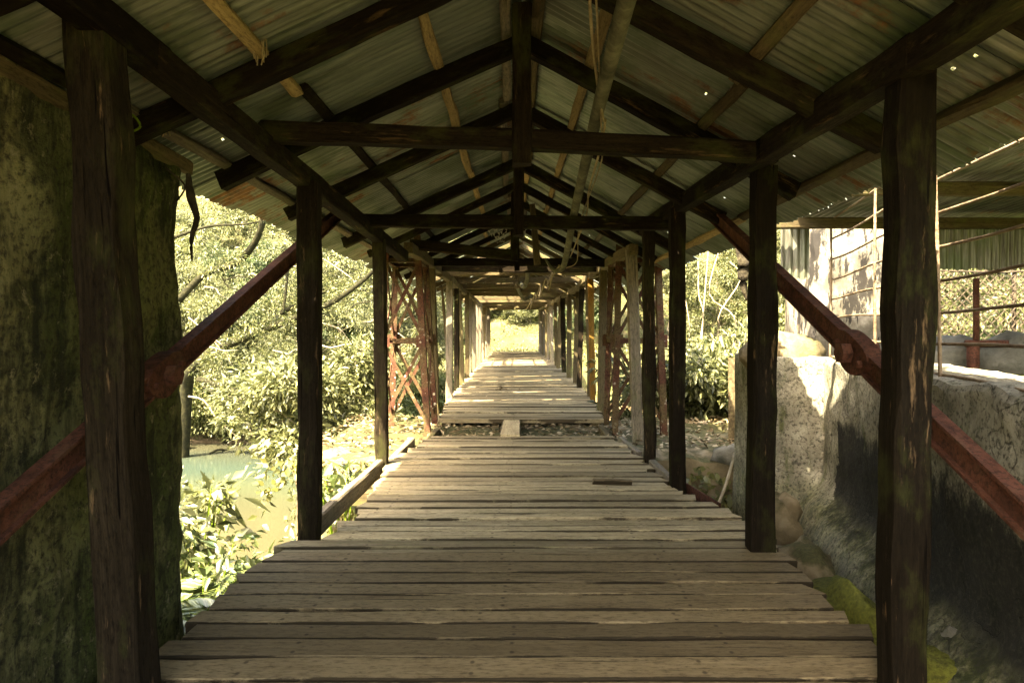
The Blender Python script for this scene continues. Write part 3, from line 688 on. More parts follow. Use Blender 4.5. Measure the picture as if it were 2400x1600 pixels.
# right retaining wall
def right_wall():
    path = [(1.95, -5.5), (1.98, 1.2), (2.32, 3.1), (3.17, 6.98), (2.70, 7.08), (2.62, 7.25), (2.66, 8.3)]
    P = []
    for a, b in zip(path[:-1], path[1:]):
        n = max(2, int(math.dist(a, b) / .08)); tx, ty = (b[0] - a[0]) / math.dist(a, b), (b[1] - a[1]) / math.dist(a, b)
        for i in range(n): P.append((a[0] + (b[0] - a[0]) * i / n, a[1] + (b[1] - a[1]) * i / n, -ty, tx))
    prof = [(-.9, .42), (-.45, .36), (-.3, .30), (-.15, .22), (-.02, .08), (.08, .03), (.2, .02)] + [(z, .02) for z in np.linspace(.3, 1.14, 12)] + [(1.20, .02), (1.235, -.0), (1.25, -.05), (1.25, -.3), (1.24, -.62), (.6, -.66)]
    V = []; n = len(P)
    for (z, off) in prof:
        for (x, y, nx_, ny_) in P:
            if y > 7.0: o_ = off * .35 if off > 0 else off * .4; nx_, ny_ = (-.5, -.85)
            else: o_ = off
            d = .02 * fbm((x * 1.3, y * 1.3, z * 1.6)) + .018 * fbm((x * 6, y * 6, z * 6))
            zz = z + (.05 * fbm((x * 2, y * 2, 4)) if z > 1.1 else 0)
            V.append((x + nx_ * (o_ + d), y + ny_ * (o_ + d), zz))
    F = [(j * n + i, j * n + i + 1, (j + 1) * n + i + 1, (j + 1) * n + i) for j in range(len(prof) - 1) for i in range(n - 1)]
    w = mobj('retaining_wall', pydata('retaining_wall', V, F), 'wall_r', smooth=True, sharp=.5)
    tag(w, 'waist-high plaster retaining wall stained with black mould and green streaks', 'wall')
right_wall()
# terrace behind the right wall
V = []; F = []; ny_, nx_ = 24, 24
for j in range(ny_ + 1):
    y = -1 + 11.2 * j / ny_; x0 = 2.3 + .22 * (y - 3.1) + .45
    for i in range(nx_ + 1):
        x = x0 + (14 - x0) * i / nx_; V.append((x, y, 1.12 + .06 * fbm((x, y, 2)) + .0))
F = [(j * (nx_ + 1) + i, j * (nx_ + 1) + i + 1, (j + 1) * (nx_ + 1) + i + 1, (j + 1) * (nx_ + 1) + i) for j in range(ny_) for i in range(nx_)]
o = len(V); V += [(14, 10.2, 1.1), (3.2, 10.2, 1.1), (3.2, 10.2, -2), (14, 10.2, -2)]; F.append((o, o + 1, o + 2, o + 3))
tr_ = mobj('terrace', pydata('terrace', V, F), 'litter', smooth=True); tag(tr_, 'raised earth terrace behind the retaining wall', 'terrace', kind='structure')
# white pillar on the terrace
wp = rough_block('plaster_pillar', 3.50, 4.66, 8.0, 8.9, .9, 2.82, 'white', .07, .03, 14, rnd=.03); tag(wp, 'flaking white plaster pillar stub behind the iron grid', 'pillar')
# stones
def rock(name, c, s, mat, seed, label, group=None, cat='rock'):
    V = []; F = []; n, m_ = 14, 9
    for j in range(m_ + 1):
        ph = math.pi * j / m_
        for i in range(n):
            th = 2 * math.pi * i / n; d = Vector((math.sin(ph) * math.cos(th), math.sin(ph) * math.sin(th), math.cos(ph)))
            k = 1 + .38 * fbm(d * 1.3 + Vector((seed, 0, 0))) + .10 * fbm(d * 4 + Vector((0, seed, 0)))
            V.append((d.x * s[0] * k, d.y * s[1] * k, d.z * s[2] * k))
    for j in range(m_):
        for i in range(n): F.append((j * n + i, (j + 1) * n + i, (j + 1) * n + (i + 1) % n, j * n + (i + 1) % n))
    o = mobj(name, pydata(name, V, F), mat, None, Matrix.Translation(c), smooth=True); tag(o, label, cat, group); return o
rock('boulder', (2.13, 4.35, -.33), (.17, .48, .22), 'mossrock', 1, 'long bright yellow-green mossy stone beside the deck edge', 'stones in the wall gutter')
rock('boulder', (2.16, 3.5, -.26), (.17, .26, .16), 'mossrock', 2, 'round mossy boulder at the foot of the nearest post', 'stones in the wall gutter')
rock('boulder', (2.36, 5.5, -.42), (.22, .36, .24), 'pier', 3, 'grey broken stone leaning at the wall corner', 'stones in the wall gutter')
rock('boulder', (2.46, 6.35, -.30), (.2, .28, .30), 'pier', 5, 'stone with mossy top stacked under the pilaster', 'stones in the wall gutter')
rock('stone', (2.34, 3.62, -.10), (.06, .08, .06), 'rock', 6, 'small pale stone just behind the round mossy boulder', 'small loose stones')
rock('stone', (2.36, 3.40, -.08), (.05, .055, .045), 'rock', 7, 'smallest pale stone against the wall skirt', 'small loose stones')
rock('stone', (2.34, 3.22, -.10), (.07, .09, .05), 'rock', 8, 'flat pale stone at the lower corner of the picture', 'small loose stones')
rock('boulder', (2.98, 7.75, 1.24), (.42, .5, .30), 'pier', 9, 'slanting mossy boulder on the wall end under the pillar')
rock('stone', (3.0, 9.35, -.2), (.28, .2, .16), 'rock', 10, 'white stone at the front edge of the pier')
for i, (x, y, s) in enumerate(((4.3, 6.9, .30), (5.0, 6.6, .34), (3.65, 6.9, .18))):
    rock('boulder', (x, y, 1.2), (s * 1.6, s, s * .8), 'rock', 20 + i, ('grey stone behind the red pipe post on the terrace', 'large grey stone under the red rail', 'small dark stone near the plaster pillar on the terrace')[i], 'terrace stones')
rp = []
for k in range(150):
    yy_ = random.uniform(3.0, 6.8); xw = 2.32 + .22 * (yy_ - 3.1); c_ = Vector((random.uniform(1.85, xw - .16), yy_, 0)); c_.z = -.42 + .35 * max(0, (c_.x - xw + .42)); q_ = random.uniform(.02, .075); Vr = []; 
    for j in range(5):
        ph = math.pi * j / 4
        for i in range(6):
            th = i * 1.047 + k; kk = q_ * random.uniform(.7, 1.2); Vr.append(tuple(c_ + Vector((math.sin(ph) * math.cos(th) * kk * 1.3, math.sin(ph) * math.sin(th) * kk, math.cos(ph) * kk * .7))))
    rp.append((Vr, [(j * 6 + i, (j + 1) * 6 + i, (j + 1) * 6 + (i + 1) % 6, j * 6 + (i + 1) % 6) for j in range(4) for i in range(6)]))
tag(add('rubble', join(rp), 'pier'), 'small broken rubble in the gutter under the wall', 'rubble', kind='stuff')
# iron grid
G = empty('iron_grid', (2.75, 5, 1.24)); tag(G, 'bent rusty iron bar grid standing on the retaining wall', 'grid')
def gp(y, z): return Vector((2.32 + .22 * (y - 3.1) + .05 + .03 * math.sin(y * 1.7 + z), y, z))
for k in range(9):
    z = EYE - .30 + .2 * k + .0
    tube('bar', [gp(y, z + .012 * math.sin(y * 2 + k)) for y in np.linspace(2.4, 7.05, 9)], .010, 'iron', G, 5, 2)
for y in (6.96, 5.33, 4.2, 3.12):
    tube('bar', [gp(y, z) + Vector((-.016, 0, 0)) for z in np.linspace(1.16, EYE + 1.38 if y < 6.5 else EYE + 1.12, 6)], .012, 'iron', G, 5, 2)
# chain link fence
FN = empty('chain_link_fence', (5, 8.3, 1.1)); tag(FN, 'dark sagging chain-link fence across the leafy gap on the terrace', 'fence')
parts = []; x0, x1, z0, z1 = 4.45, 8.2, 1.15, 2.25; step = .10
for k in range(int((x1 - x0 + (z1 - z0)) / step)):
    for s in (1, -1):
        a = x0 + k * step if s < 0 else x0 + k * step - (z1 - z0)
        pa, pb = (a, z0), (a + (z1 - z0), z1)
        if s < 0: pa, pb = (a, z0), (a - (z1 - z0), z1)
        # clip to x range
        def clip(p, q):
            (ax, az_), (bx, bz) = p, q
            lo, hi = 0, 1
            for lim, sg in ((x0, 1), (x1, -1)):
                fa, fb = (ax - lim) * sg, (bx - lim) * sg
                if fa < 0 and fb < 0: return None
                if fa < 0: lo = max(lo, fa / (fa - fb))
                if fb < 0: hi = min(hi, fa / (fa - fb))
            if hi <= lo: return None
            return ((ax + (bx - ax) * lo, az_ + (bz - az_) * lo), (ax + (bx - ax) * hi, az_ + (bz - az_) * hi))
        c = clip(pa, pb)
        if c:
            pts = []
            for q in np.linspace(0, 1, 6):
                x = c[0][0] + (c[1][0] - c[0][0]) * q; z = c[0][1] + (c[1][1] - c[0][1]) * q
                pts.append((x + .015 * fbm((x * 2, z * 3, 0)), 8.3 + .06 * fbm((x * 1.3, z * 1.3, 4)) + .004 * s, z + .02 * fbm((x * 2, z * 2, 8))))
            parts.append(tube_geo(pts, .008, 3))
me = add('mesh', join(parts), 'wire', FN)
for z in (1.16, 2.24): tube('rail', [(x, 8.3, z + .02 * math.sin(x * 3)) for x in np.linspace(4.4, 8.3, 6)], .012, 'wire', FN, 6, 2)
for x in (4.5, 6.1, 7.7): tube('post', [(x, 8.33, .9), (x, 8.33, 2.4)], .025, 'wire', FN, 6, 1)
PRL = empty('pipe_rail', (4.4, 6.5, 1.1)); tag(PRL, 'red painted pipe guard rail on the terrace in front of the fence', 'rail')
tube('post', [(4.37, 6.5, 1.0), (4.37, 6.5, 1.42)], .055, 'red', PRL, 10, 1)
tube('post', [(4.40, 6.5, 1.40), (4.40, 6.5, 2.02)], .028, 'red', PRL, 8, 1)
tube('rail', [(4.30, 6.5, 1.40), (7.5, 6.45, 1.39)], .035, 'red', PRL, 8, 1)
tube('post', [(5.62, 6.48, 1.0), (5.62, 6.48, 1.42)], .05, 'red', PRL, 10, 1)
# annex roof over the terrace
AR = empty('lean_to_roof', (5, 6, 2.9)); tag(AR, 'low rusty lean-to roof over the terrace beside the bridge', 'lean-to')
a = math.radians(4)
ann = sheet_mesh(6.0, .836, 99); ann.materials.append(M['tinbare']); ann.polygons.foreach_set('use_smooth', np.ones(len(ann.polygons), bool))
for i in range(11):
    x0 = 1.98 + i * .76
    m = Matrix.Translation((x0 + .836, 7.42, EYE + 1.14 + (i % 2) * .006)) @ Matrix.Rotation(-math.pi / 2, 4, 'Z') @ Matrix.Rotation(math.radians(-3.5), 4, 'Y')
    mobj('roof_sheet', ann, None, AR, m)
for y in (6.92, 5.6, 4.2, 2.6): timber('beam', (2.2, y, EYE + 1.05 + (7.05 - y) * .061), (10.2, y, EYE + 1.05 + (7.05 - y) * .061), .09, .11, 'brown', AR)
for x, y in ((6.2, 6.95), (9.8, 6.95), (9.8, 2.7)): timber('post', (x, y, 1.0), (x, y, EYE + 1.04 + (7.05 - y) * .061), .1, .1, 'brown', AR)
for i in range(8):
    x = 4.25 + i * .62
    sm = mobj('hanging_sheet', sheet_mesh(.50, .684, 130 + i), 'tinbare', AR, Matrix.Translation((x, 7.0 + (i % 2) * .008, EYE + 1.10)) @ Matrix.Rotation(math.pi / 2, 4, 'Y') @ Matrix.Rotation(math.pi / 2, 4, 'X'), smooth=True)

mobj('hanging_sheet', sheet_mesh(.60, .304, 160), 'tinbare', AR, Matrix.Translation((2.78, 7.12, EYE + 1.12)) @ Matrix.Rotation(math.pi / 2, 4, 'Y') @ Matrix.Rotation(math.pi / 2, 4, 'X'), smooth=True)
# ------------------------------------------------------------------ overhead pole, cables, vines
pole = tube('overhead_pole', [(.46, 1.2, EYE + 1.62), (.50, 2.8, EYE + 1.49), (.545, 4.5, EYE + 1.40), (.635, 7.2, EYE + 1.215), (.68, 8.6, EYE + 1.02), (.675, 9.4, EYE + .84), (.60, 9.65, EYE + .80), (.52, 9.7, EYE + .86), (.44, 9.72, EYE + .99)], [.045, .045, .043, .043, .042, .04, .033, .022, .014], 'polebark', None, 10, 6)
tag(pole, 'long mildewed pole laid over the tie beams with hooked end', 'pole')
tg = 'cables strung along the roof'
c1 = tube('cable', [at(1352, -40, 3.0), at(1358, 60, 3.4), at(1368, 160, 3.9), at(1385, 272, 4.4), (.60, 4.5, EYE + 1.36), at(1378, 345, 4.75), at(1352, 440, 6.6), at(1345, 500, 7.4), at(1310, 590, 9.0)], .009, 'cable', None, 5, 6); tag(c1, 'pale cable dangling down beside the overhead pole', 'cable', tg)
c2 = tube('cable', [at(1368, -30, 3.0), at(1375, 120, 3.7), at(1380, 270, 4.4), at(1384, 350, 4.9), at(1372, 400, 6.2), at(1330, 520, 7.8), at(1325, 600, 9.2), at(1300, 615, 9.4)], .006, 'cable', None, 5, 6); tag(c2, 'thin twisted cable wound round the overhead pole', 'cable', tg)
c3 = tube('cable', [(.62, 9.4, EYE + .86), (.75, 11, EYE + .95), (.78, 12.1, EYE + 1.07), (.62, 12.8, EYE + .80), (.75, 13.4, EYE + 1.07), (.72, 14.2, EYE + .80), (.7, 15, EYE + 1.08), (.6, 16.2, EYE + .72), (.68, 17.5, EYE + 1.1), (.6, 19, EYE + .8), (.66, 22, EYE + 1.1), (.6, 25, EYE + .7), (.7, 28, EYE + 1.1), (.6, 33, EYE + .9), (.6, 39, EYE + 1.1)], .014, 'cable', None, 5, 5); tag(c3, 'cable looping from tie beam to tie beam down the long span', 'cable', tg)
pole2 = tube('overhead_pole', [(.18, 13.3, EYE + 1.32), (.3, 15.0, EYE + 1.16), (.24, 16.2, EYE + .97), (.15, 17.3, EYE + 1.12), (.02, 18.5, EYE + 1.25)], .05, 'polebark', None, 8, 6); tag(pole2, 'sagging pale pipe hung under the far tie beams', 'pipe')
pole3 = tube('overhead_pole', [(.05, 20.0, EYE + 1.3), (.16, 22, EYE + 1.18), (.35, 23.4, EYE + .98), (.62, 24.9, EYE + 1.15)], .06, 'polebark', None, 8, 6); tag(pole3, 'curved pale pipe sagging farthest down the long span', 'pipe')
vg = 'vines hanging from the eave'
def vine(pts, rad, mat, label, cat='vine'):
    o = tube('vine', pts, rad, mat, None, 5, 5); tag(o, label, cat, vg)
vine([at(432, 400, 4.35), at(438, 450, 4.35), at(452, 500, 4.4), at(440, 545, 4.4), at(441, 600, 4.4)], [.015, .03, .02, .016, .005], 'deadvine', 'dead black root hanging from the wall end by the eave')
vine([at(590, 100, 3.75), at(570, 125, 3.75), at(530, 150, 3.75), at(485, 162, 3.75)], [.004, .007, .007, .006], 'vinegreen', 'bright green vine shoot on the big rafter')
vine([at(270, 258, 3.3), at(305, 265, 3.3), at(322, 290, 3.3), at(300, 302, 3.3), at(285, 285, 3.35)], .006, 'vinegreen', 'curled vine loop beside the nearest post')
vine([at(380, 385, 4.2), at(398, 400, 4.2), at(425, 430, 4.25), at(400, 470, 4.2)], .006, 'deadvine', 'thin looping dead tendril on the wall corner')
vine([at(1700, 560, 8.9), at(1712, 610, 8.9), at(1706, 650, 8.9), at(1715, 690, 8.9)], [.09, .11, .06, .01], 'deadvine', 'dead creeper clump dangling at the right eave')

# dry tendrils on the near plate
def tuft(name, pos, n, ln, mat, label, seed):
    r = random.Random(seed); ps = []
    for k in range(n):
        p = Vector(pos) + Vector((r.uniform(-.03, .03), r.uniform(-.04, .04), r.uniform(-.02, .02))); pts = [p]
        for q in range(3): pts.append(pts[-1] + Vector((r.uniform(-.3, .3), r.uniform(-.2, .2), -1)) * ln / 3)
        ps.append(tube_geo(smoothpath(pts, 2), .004, 3))
    o = add(name, join(ps), mat); tag(o, label, 'dry grass', 'dry grass tufts'); return o
tuft('grass_tuft', at(520, 190, 3.85), 10, .16, 'cable', 'dry grass tuft caught on the wall plate', 3)
tuft('grass_tuft', at(598, 95, 3.6), 8, .10, 'cable', 'dry grass tuft on the big rafter', 4)
tuft('grass_tuft', at(370, 250, 3.9), 9, .14, 'cable', 'dry grass tuft at the rafter foot over the wall', 5)

# ------------------------------------------------------------------ foliage
def leaf_arrays(P, D, Ls, wr=.32, fold=.10, N=None):
    n = len(P); D = D / np.linalg.norm(D, axis=1, keepdims=True)
    R = rng.normal(size=(n, 3)); R[:, 2] += 1.2 if N is None else 0
    if N is not None: R = N + .35 * R
    Sd = np.cross(D, R); Sd /= np.linalg.norm(Sd, axis=1, keepdims=True) + 1e-9; Nn = np.cross(Sd, D)
    L = Ls[:, None]
    V = np.empty((n, 4, 3)); V[:, 0] = P; V[:, 1] = P + D * L * .42 + Sd * L * wr / 2 + Nn * L * fold; V[:, 2] = P + D * L - Nn * L * fold * .8; V[:, 3] = P + D * L * .42 - Sd * L * wr / 2 + Nn * L * fold
    b = (np.arange(n) * 4)[:, None]
    F = np.concatenate([b + np.array([[0, 2, 1]]), b + np.array([[0, 3, 2]])]); return V.reshape(-1, 3), F
def clump_leaves(centers, radii, per, size, wr, droop=.4, squash=.7):
    n = len(centers) * per; c = np.repeat(centers, per, 0); rd = np.repeat(radii, per)[:, None]
    u = rng.normal(size=(n, 3)); u /= np.linalg.norm(u, axis=1, keepdims=True); q = rng.random((n, 1)) ** .45
    off = u * q * rd; off[:, 2] *= squash
    D = u + rng.normal(size=(n, 3)) * .6; D[:, 2] -= droop
    return leaf_arrays(c + off, D, size * np.repeat(.7 + .7 * rng.random(len(centers)), per) * (.45 + 1.1 * rng.random(n)), wr)
def skeleton(h, crown_r, base_r, nl, seed, lean=(0, 0), lowz=.3):
    r = random.Random(seed); parts = []; tips = []
    pts = [Vector((0, 0, -.4))]; m = 7
    for i in range(1, m + 1):
        k = i / m; pts.append(Vector((lean[0] * k * k * h + r.uniform(-.12, .12) * h * .1, lean[1] * k * k * h + r.uniform(-.12, .12) * h * .1, h * .85 * k)))
    P = smoothpath(pts, 3); parts.append(tube_geo(P, [base_r * (1 - .85 * i / (len(P) - 1)) for i in range(len(P))], 7))
    for i in range(nl):
        k = lowz + (1 - lowz) * (i + r.random()) / nl; b = P[min(len(P) - 1, int(k * (len(P) - 1)))]
        an = i * 2.4 + r.uniform(-.5, .5); ln = crown_r * r.uniform(.55, 1.05) * (1.1 - .5 * k)
        e = b + Vector((math.cos(an) * ln, math.sin(an) * ln, ln * r.uniform(.1, .7))); mid = b.lerp(e, .5) + Vector((0, 0, ln * .1)) + Vector((r.uniform(-.1, .1), r.uniform(-.1, .1), r.uniform(-.1, .1))) * ln
        q = smoothpath([b, mid, e], 3); br = base_r * .35 * (1.1 - k)
        parts.append(tube_geo(q, [br * (1 - .8 * j / (len(q) - 1)) + .006 for j in range(len(q))], 5)); tips += [mid, e, b.lerp(e, .8)]
        for s in range(3):
            e2 = mid.lerp(e, r.random()) + Vector((r.uniform(-1, 1), r.uniform(-1, 1), r.uniform(-.6, .6))) * ln * .45
            parts.append(tube_geo([mid.lerp(e, r.uniform(.1, .8)), e2], [.02, .008], 4)); tips.append(e2)
    tips.append(P[-1]); return join(parts), np.array([tuple(p) for p in tips])
def tree_var(name, h, cr, br, nl, per, size, wr, lmat, bmat, seed, droop=.4, low=.25, clr=.17):
    sk, tips = skeleton(h, cr, br, nl, seed, lowz=low)
    tm = pydata(name + '_trunk', *sk); tm.materials.append(M[bmat]); tm.polygons.foreach_set('use_smooth', np.ones(len(tm.polygons), bool))
    Vl, Fl = clump_leaves(tips, cr * clr * (.6 + .8 * rng.random(len(tips))), per, size, wr, droop)
    lm = mesh_np(name + '_crown', Vl, Fl); lm.materials.append(M[lmat]); return tm, lm
VARS = [tree_var('a', 9, 3.6, .20, 22, 290, .145, .34, 'leafB', 'bark', 1), tree_var('b', 11, 3.2, .16, 24, 280, .14, .26, 'leafA', 'bark', 2, .7),
        tree_var('c', 8, 3.8, .22, 22, 280, .155, .36, 'leafC', 'mossbark', 3), tree_var('d', 10, 3.0, .12, 24, 280, .18, .16, 'leafB', 'twig', 4, .9),
        tree_var('e', 7, 3.4, .14, 20, 300, .13, .40, 'leafA', 'mossbark', 5, .3, .1)]
SHR = [tree_var('s1', 2.2, 1.5, .04, 14, 150, .12, .36, 'leafB', 'twig', 11, .3, .05, .30), tree_var('s2', 1.8, 1.6, .04, 14, 160, .11, .40, 'leafA', 'twig', 12, .2, .05, .30), tree_var('s3', 2.0, 1.4, .04, 14, 150, .13, .30, 'leafC', 'twig', 13, .3, .05, .30)]
def plant(var, x, y, sc, rz, label, group, name='tree', z=None, cat='tree'):
    z = terrain(x, y) if z is None else z
    e = bpy.data.objects.new(name, None); C.objects.link(e); e.empty_display_size = .3
    e.location = (x, y, z - .1); e.rotation_euler = (0, 0, rz); e.scale = (sc, sc, sc * random.uniform(.9, 1.15)); tag(e, label, cat, group)
    for nm, me in (('trunk' if cat == 'tree' else 'stems', var[0]), ('crown' if cat == 'tree' else 'foliage', var[1])):
        o = bpy.data.objects.new(nm, me); C.objects.link(o); o.parent = e
    return e
r = random.Random(77)
def scatter(n, xr, yr, vs, sc, label, group, name='tree', cat='tree', avoid=None, mind=2.0):
    pts = []; tries = 0
    while len(pts) < n and tries < n * 60:
        tries += 1; x, y = r.uniform(*xr), r.uniform(*yr)
        if avoid and avoid(x, y): continue
        if any((x - a) ** 2 + (y - b) ** 2 < mind ** 2 for a, b in pts): continue
        if terrain(x, y) < WZ + .1: continue
        pts.append((x, y)); vi = r.randrange(len(vs)); plant(vs[vi], x, y, r.uniform(*sc), r.uniform(0, 6.28), (('broad pale-leaved', 'tall olive', 'spreading dark-green', 'slender feathery-leaved', 'low mossy-stemmed') if cat == 'tree' else ('pale', 'small-leaved olive', 'dark-green'))[vi] + ' ' + label, group, name, None, cat)
mid = lambda x, y: abs(x) < 4.5 and y < 52 or (x > -9 and y > 39)
scatter(20, (-34, -4.5), (35, 54), VARS, (.8, 1.25), 'tree in the woods on the far bank beyond the river pool', 'trees on the far bank beyond the pool', avoid=mid, mind=2.8)
scatter(9, (-7, 9), (56, 74), VARS, (.7, 1.1), 'tree on the hillside seen through the far end of the bridge', 'trees behind the far end', avoid=lambda x, y: y < 53, mind=2.8)
scatter(24, (5.5, 26), (15, 48), VARS, (.75, 1.2), 'tree in the woods behind the stone pier, away from the pool', 'trees on the bank without the pool', avoid=lambda x, y: x < 5.5 or (y < 18 and x < 7), mind=2.6)
scatter(7, (-34, -18), (14, 30), VARS, (.8, 1.2), 'tree on the near bank upstream of the pool', 'trees upstream of the pool', mind=3)
scatter(8, (8, 26), (10.5, 18), VARS, (.6, .9), 'tree just outside the terrace fence among yellow-green leaves', 'trees behind the terrace fence', mind=2.2)
scatter(24, (-24, -3.5), (36, 46), SHR, (.8, 1.5), 'shrub on the far bank above the river pool', 'shrubs on the far bank', 'shrub', 'shrub', avoid=mid, mind=1.4)
scatter(26, (-7, 7), (49, 60), SHR, (.6, 1.2), 'shrub on the bright slope past the far end of the deck', 'shrubs past the far end', 'shrub', 'shrub', avoid=lambda x, y: abs(x) < 2.5 and y < 51, mind=1.1)
scatter(24, (5.5, 18), (13.5, 30), SHR, (.8, 1.5), 'shrub in the shade under the woods beside the pier', 'shrubs beside the pier', 'shrub', 'shrub', mind=1.3)
scatter(12, (-24, -7), (34.2, 37), SHR, (1.0, 1.6), 'shrub overhanging the pool from the far bank', 'shrubs overhanging the pool', 'shrub', 'shrub', mind=1.3)

# the leaning mossy tree over the river
LT = empty('leaning_tree', (-15.0, 31.5, terrain(-15.0, 31.5))); tag(LT, 'big mossy tree leaning out over the pool, bare arching limb', 'tree')
def limb(nm, pts, rad): tube(nm, pts, rad, 'mossbark', LT, 8, 5)
limb('trunk', [(-15.4, 31.6, -5.2), at(428, 900, 31), at(440, 852, 30), at(480, 815, 29), at(560, 775, 28), at(640, 745, 27.5), at(700, 722, 27), at(770, 690, 26.5), at(850, 630, 26), at(905, 560, 25.5)], [.32, .27, .24, .21, .18, .15, .13, .11, .08, .04])
limb('limb', [at(480, 815, 29), at(560, 765, 28.5), at(640, 722, 28), at(700, 690, 28), at(780, 655, 28)], [.16, .13, .10, .08, .04])
limb('limb', [at(410, 690, 27), at(470, 630, 27), at(540, 605, 27), at(580, 565, 26.5), at(602, 515, 26), at(610, 450, 26)], [.15, .14, .14, .13, .12, .10])
limb('limb', [at(455, 870, 29.5), at(520, 890, 29), at(580, 905, 28.5), at(690, 925, 28)], [.12, .09, .06, .03])
limb('limb', [at(400, 545, 26), at(480, 520, 26), at(560, 515, 26), at(620, 505, 26)], [.07, .05, .04, .02])
limb('limb', [at(660, 620, 27), at(655, 680, 27), at(650, 720, 27)], [.07, .06, .05])
tp = []
for (x, y) in [(470, 560), (520, 480), (560, 640), (620, 560), (640, 640), (480, 720), (560, 700), (680, 650), (780, 600), (820, 680), (440, 500), (760, 720), (800, 560), (600, 820), (520, 850), (650, 790), (470, 650), (840, 740), (620, 880)]:
    for k in range(3): tp.append(tuple(at(x + r.uniform(-30, 30), y + r.uniform(-30, 30), r.uniform(27, 33))))
Vl, Fl = clump_leaves(np.array(tp), np.full(len(tp), 1.0), 300, .14, .30, .5)
mobj('crown', mesh_np('crown', Vl, Fl), 'leafB', LT)
tq = []
for a_, b_ in (((440, 852), (560, 775)), ((560, 775), (700, 722)), ((700, 722), (850, 630)), ((470, 630), (580, 565)), ((580, 565), (610, 450)), ((480, 815), (700, 690))):
    for k in range(9):
        u = r.random(); tq.append(tuple(at(a_[0] + (b_[0] - a_[0]) * u + r.uniform(-8, 8), a_[1] + (b_[1] - a_[1]) * u + r.uniform(-14, 8), r.uniform(25.6, 28))))
Vl, Fl = clump_leaves(np.array(tq), .18 + .3 * rng.random(len(tq)), 70, .13, .3, .5)
mobj('epiphytes', mesh_np('epiphytes', Vl, Fl), 'leafA', LT)

for k in range(5):
    x = -16 + k * 1.9; y = 34.4 + r.uniform(-.3, .6); z = terrain(x, y); y2 = y - 2.2; 
    o = tube('root', [(x + 1.6, y + 1.2, terrain(x + 1.6, y + 1.2) + .1), (x + .7, y, z + .12), (x, y2 + .9, max(WZ, terrain(x, y2 + .9)) + .1), (x - .4, y2, WZ - .1)], [.12, .10, .07, .03], 'mossbark', LT, 6, 4)
for k in range(26):
    x0, y0_, d = r.uniform(430, 860), r.uniform(560, 930), r.uniform(25, 29); an = r.uniform(-.5, .9); ln = r.uniform(50, 150)
    pts = [at(x0, y0_, d)]
    for q in range(4): pts.append(at(x0 + math.cos(an) * ln * (q + 1) / 4 + r.uniform(-8, 8), y0_ + math.sin(an) * ln * (q + 1) / 4 + r.uniform(-10, 10) + 6 * q, d + r.uniform(-.3, .3)))
    tube('twig', pts, [.035, .03, .022, .014, .006], 'twig' if k % 3 else 'mossbark', LT, 5, 3)
# ground cover
def cover(n, xr, yr, size, mat, name, label, test=None, lift=.12):
    P = []
    while len(P) < n:
        x, y = r.uniform(*xr), r.uniform(*yr)
        if test and not test(x, y): continue
        z = terrain(x, y)
        if z < WZ: continue
        if fbm((x * .5, y * .5, 3)) < -.25: continue
        P.append((x, y, z + r.random() ** 2 * lift))
    P = np.array(P); D = rng.normal(size=(n, 3)); D[:, 2] = np.abs(D[:, 2]) * .6
    Vl, Fl = leaf_arrays(P, D, size * (.6 + .8 * rng.random(n)), .34)
    o = mobj(name, mesh_np(name, Vl, Fl), mat); tag(o, label, 'undergrowth', kind='stuff')
cover(26000, (-34, 30), (33, 75), .26, 'leafA', 'undergrowth', 'leafy undergrowth over the far hillside', lambda x, y: not (abs(x) < 2.6 and y < 50), .7)
cover(9000, (-4.5, 4.5), (45, 64), .15, 'leafB', 'undergrowth', 'low bright ground cover past the far end', None, .25)
cover(7000, (-24, -3.2), (33.2, 38), .13, 'leafA', 'undergrowth', 'low plants along the far shore of the pool', None, .4)
cover(9000, (6, 22), (12, 34), .17, 'leafC', 'undergrowth', 'shady undergrowth beside the pier', None, .5)

for i, (x, y) in enumerate(((3.6, 13.4), (4.8, 13.7), (6.2, 13.2), (-3.9, 13.2))):
    plant(SHR[i % 3], x, y, 1.1, i * 2.1, ('shrub close behind the second tower leg', 'middle shrub along the back of the pier', 'shrub farthest out behind the pier', 'shrub behind the river side tower')[i], 'shrubs behind the pier', 'shrub', -1.2, 'shrub')
# bush beside the deck, left of the gap
def bush(name, c, rad, n, size, wr, mat, label, group, stems=8, cat='bush', squash=.8, seed=0):
    rs = random.Random(seed); e = empty(name, (c[0], c[1], c[2] - rad * squash - .35)); tag(e, label, cat, group)
    ps = []; tips = []
    for k in range(stems):
        an = rs.uniform(0, 6.28); q = Vector((c[0] + math.cos(an) * rad * rs.uniform(.2, .95), c[1] + math.sin(an) * rad * rs.uniform(.2, .95), c[2] + rad * squash * rs.uniform(-.3, .95)))
        b = Vector((c[0] + math.cos(an) * .08, c[1] + math.sin(an) * .08, c[2] - rad * squash - .4)); mm = b.lerp(q, .6) + Vector((0, 0, .12)); pp = smoothpath([b, mm, q], 4)
        ps.append(tube_geo(pp, [.012 - .008 * i / (len(pp) - 1) for i in range(len(pp))], 4)); tips += pp[3:]
    add('stems', join(ps), 'vinegreen' if mat != 'leafC' else 'twig', e, True)
    tips = np.array([tuple(p) for p in tips]); per = max(1, n // len(tips))
    Vl, Fl = clump_leaves(tips, np.full(len(tips), rad * .28), per, size, wr, .2)
    mobj('foliage', mesh_np('foliage', Vl, Fl), mat, e); return e
bg_ = 'bushes crowding the deck edge by the mossy wall'
bush('bush', (-2.60, 5.1, -.85), .62, 1500, .10, .30, 'leafbush', 'soft green bush lowest beside the deck and mossy wall', bg_, 10, seed=1)
bush('bush', (-2.75, 5.9, -.70), .75, 1700, .11, .38, 'leafbush', 'bright broad-leaved bush between the wall end and the post', bg_, 10, seed=2)
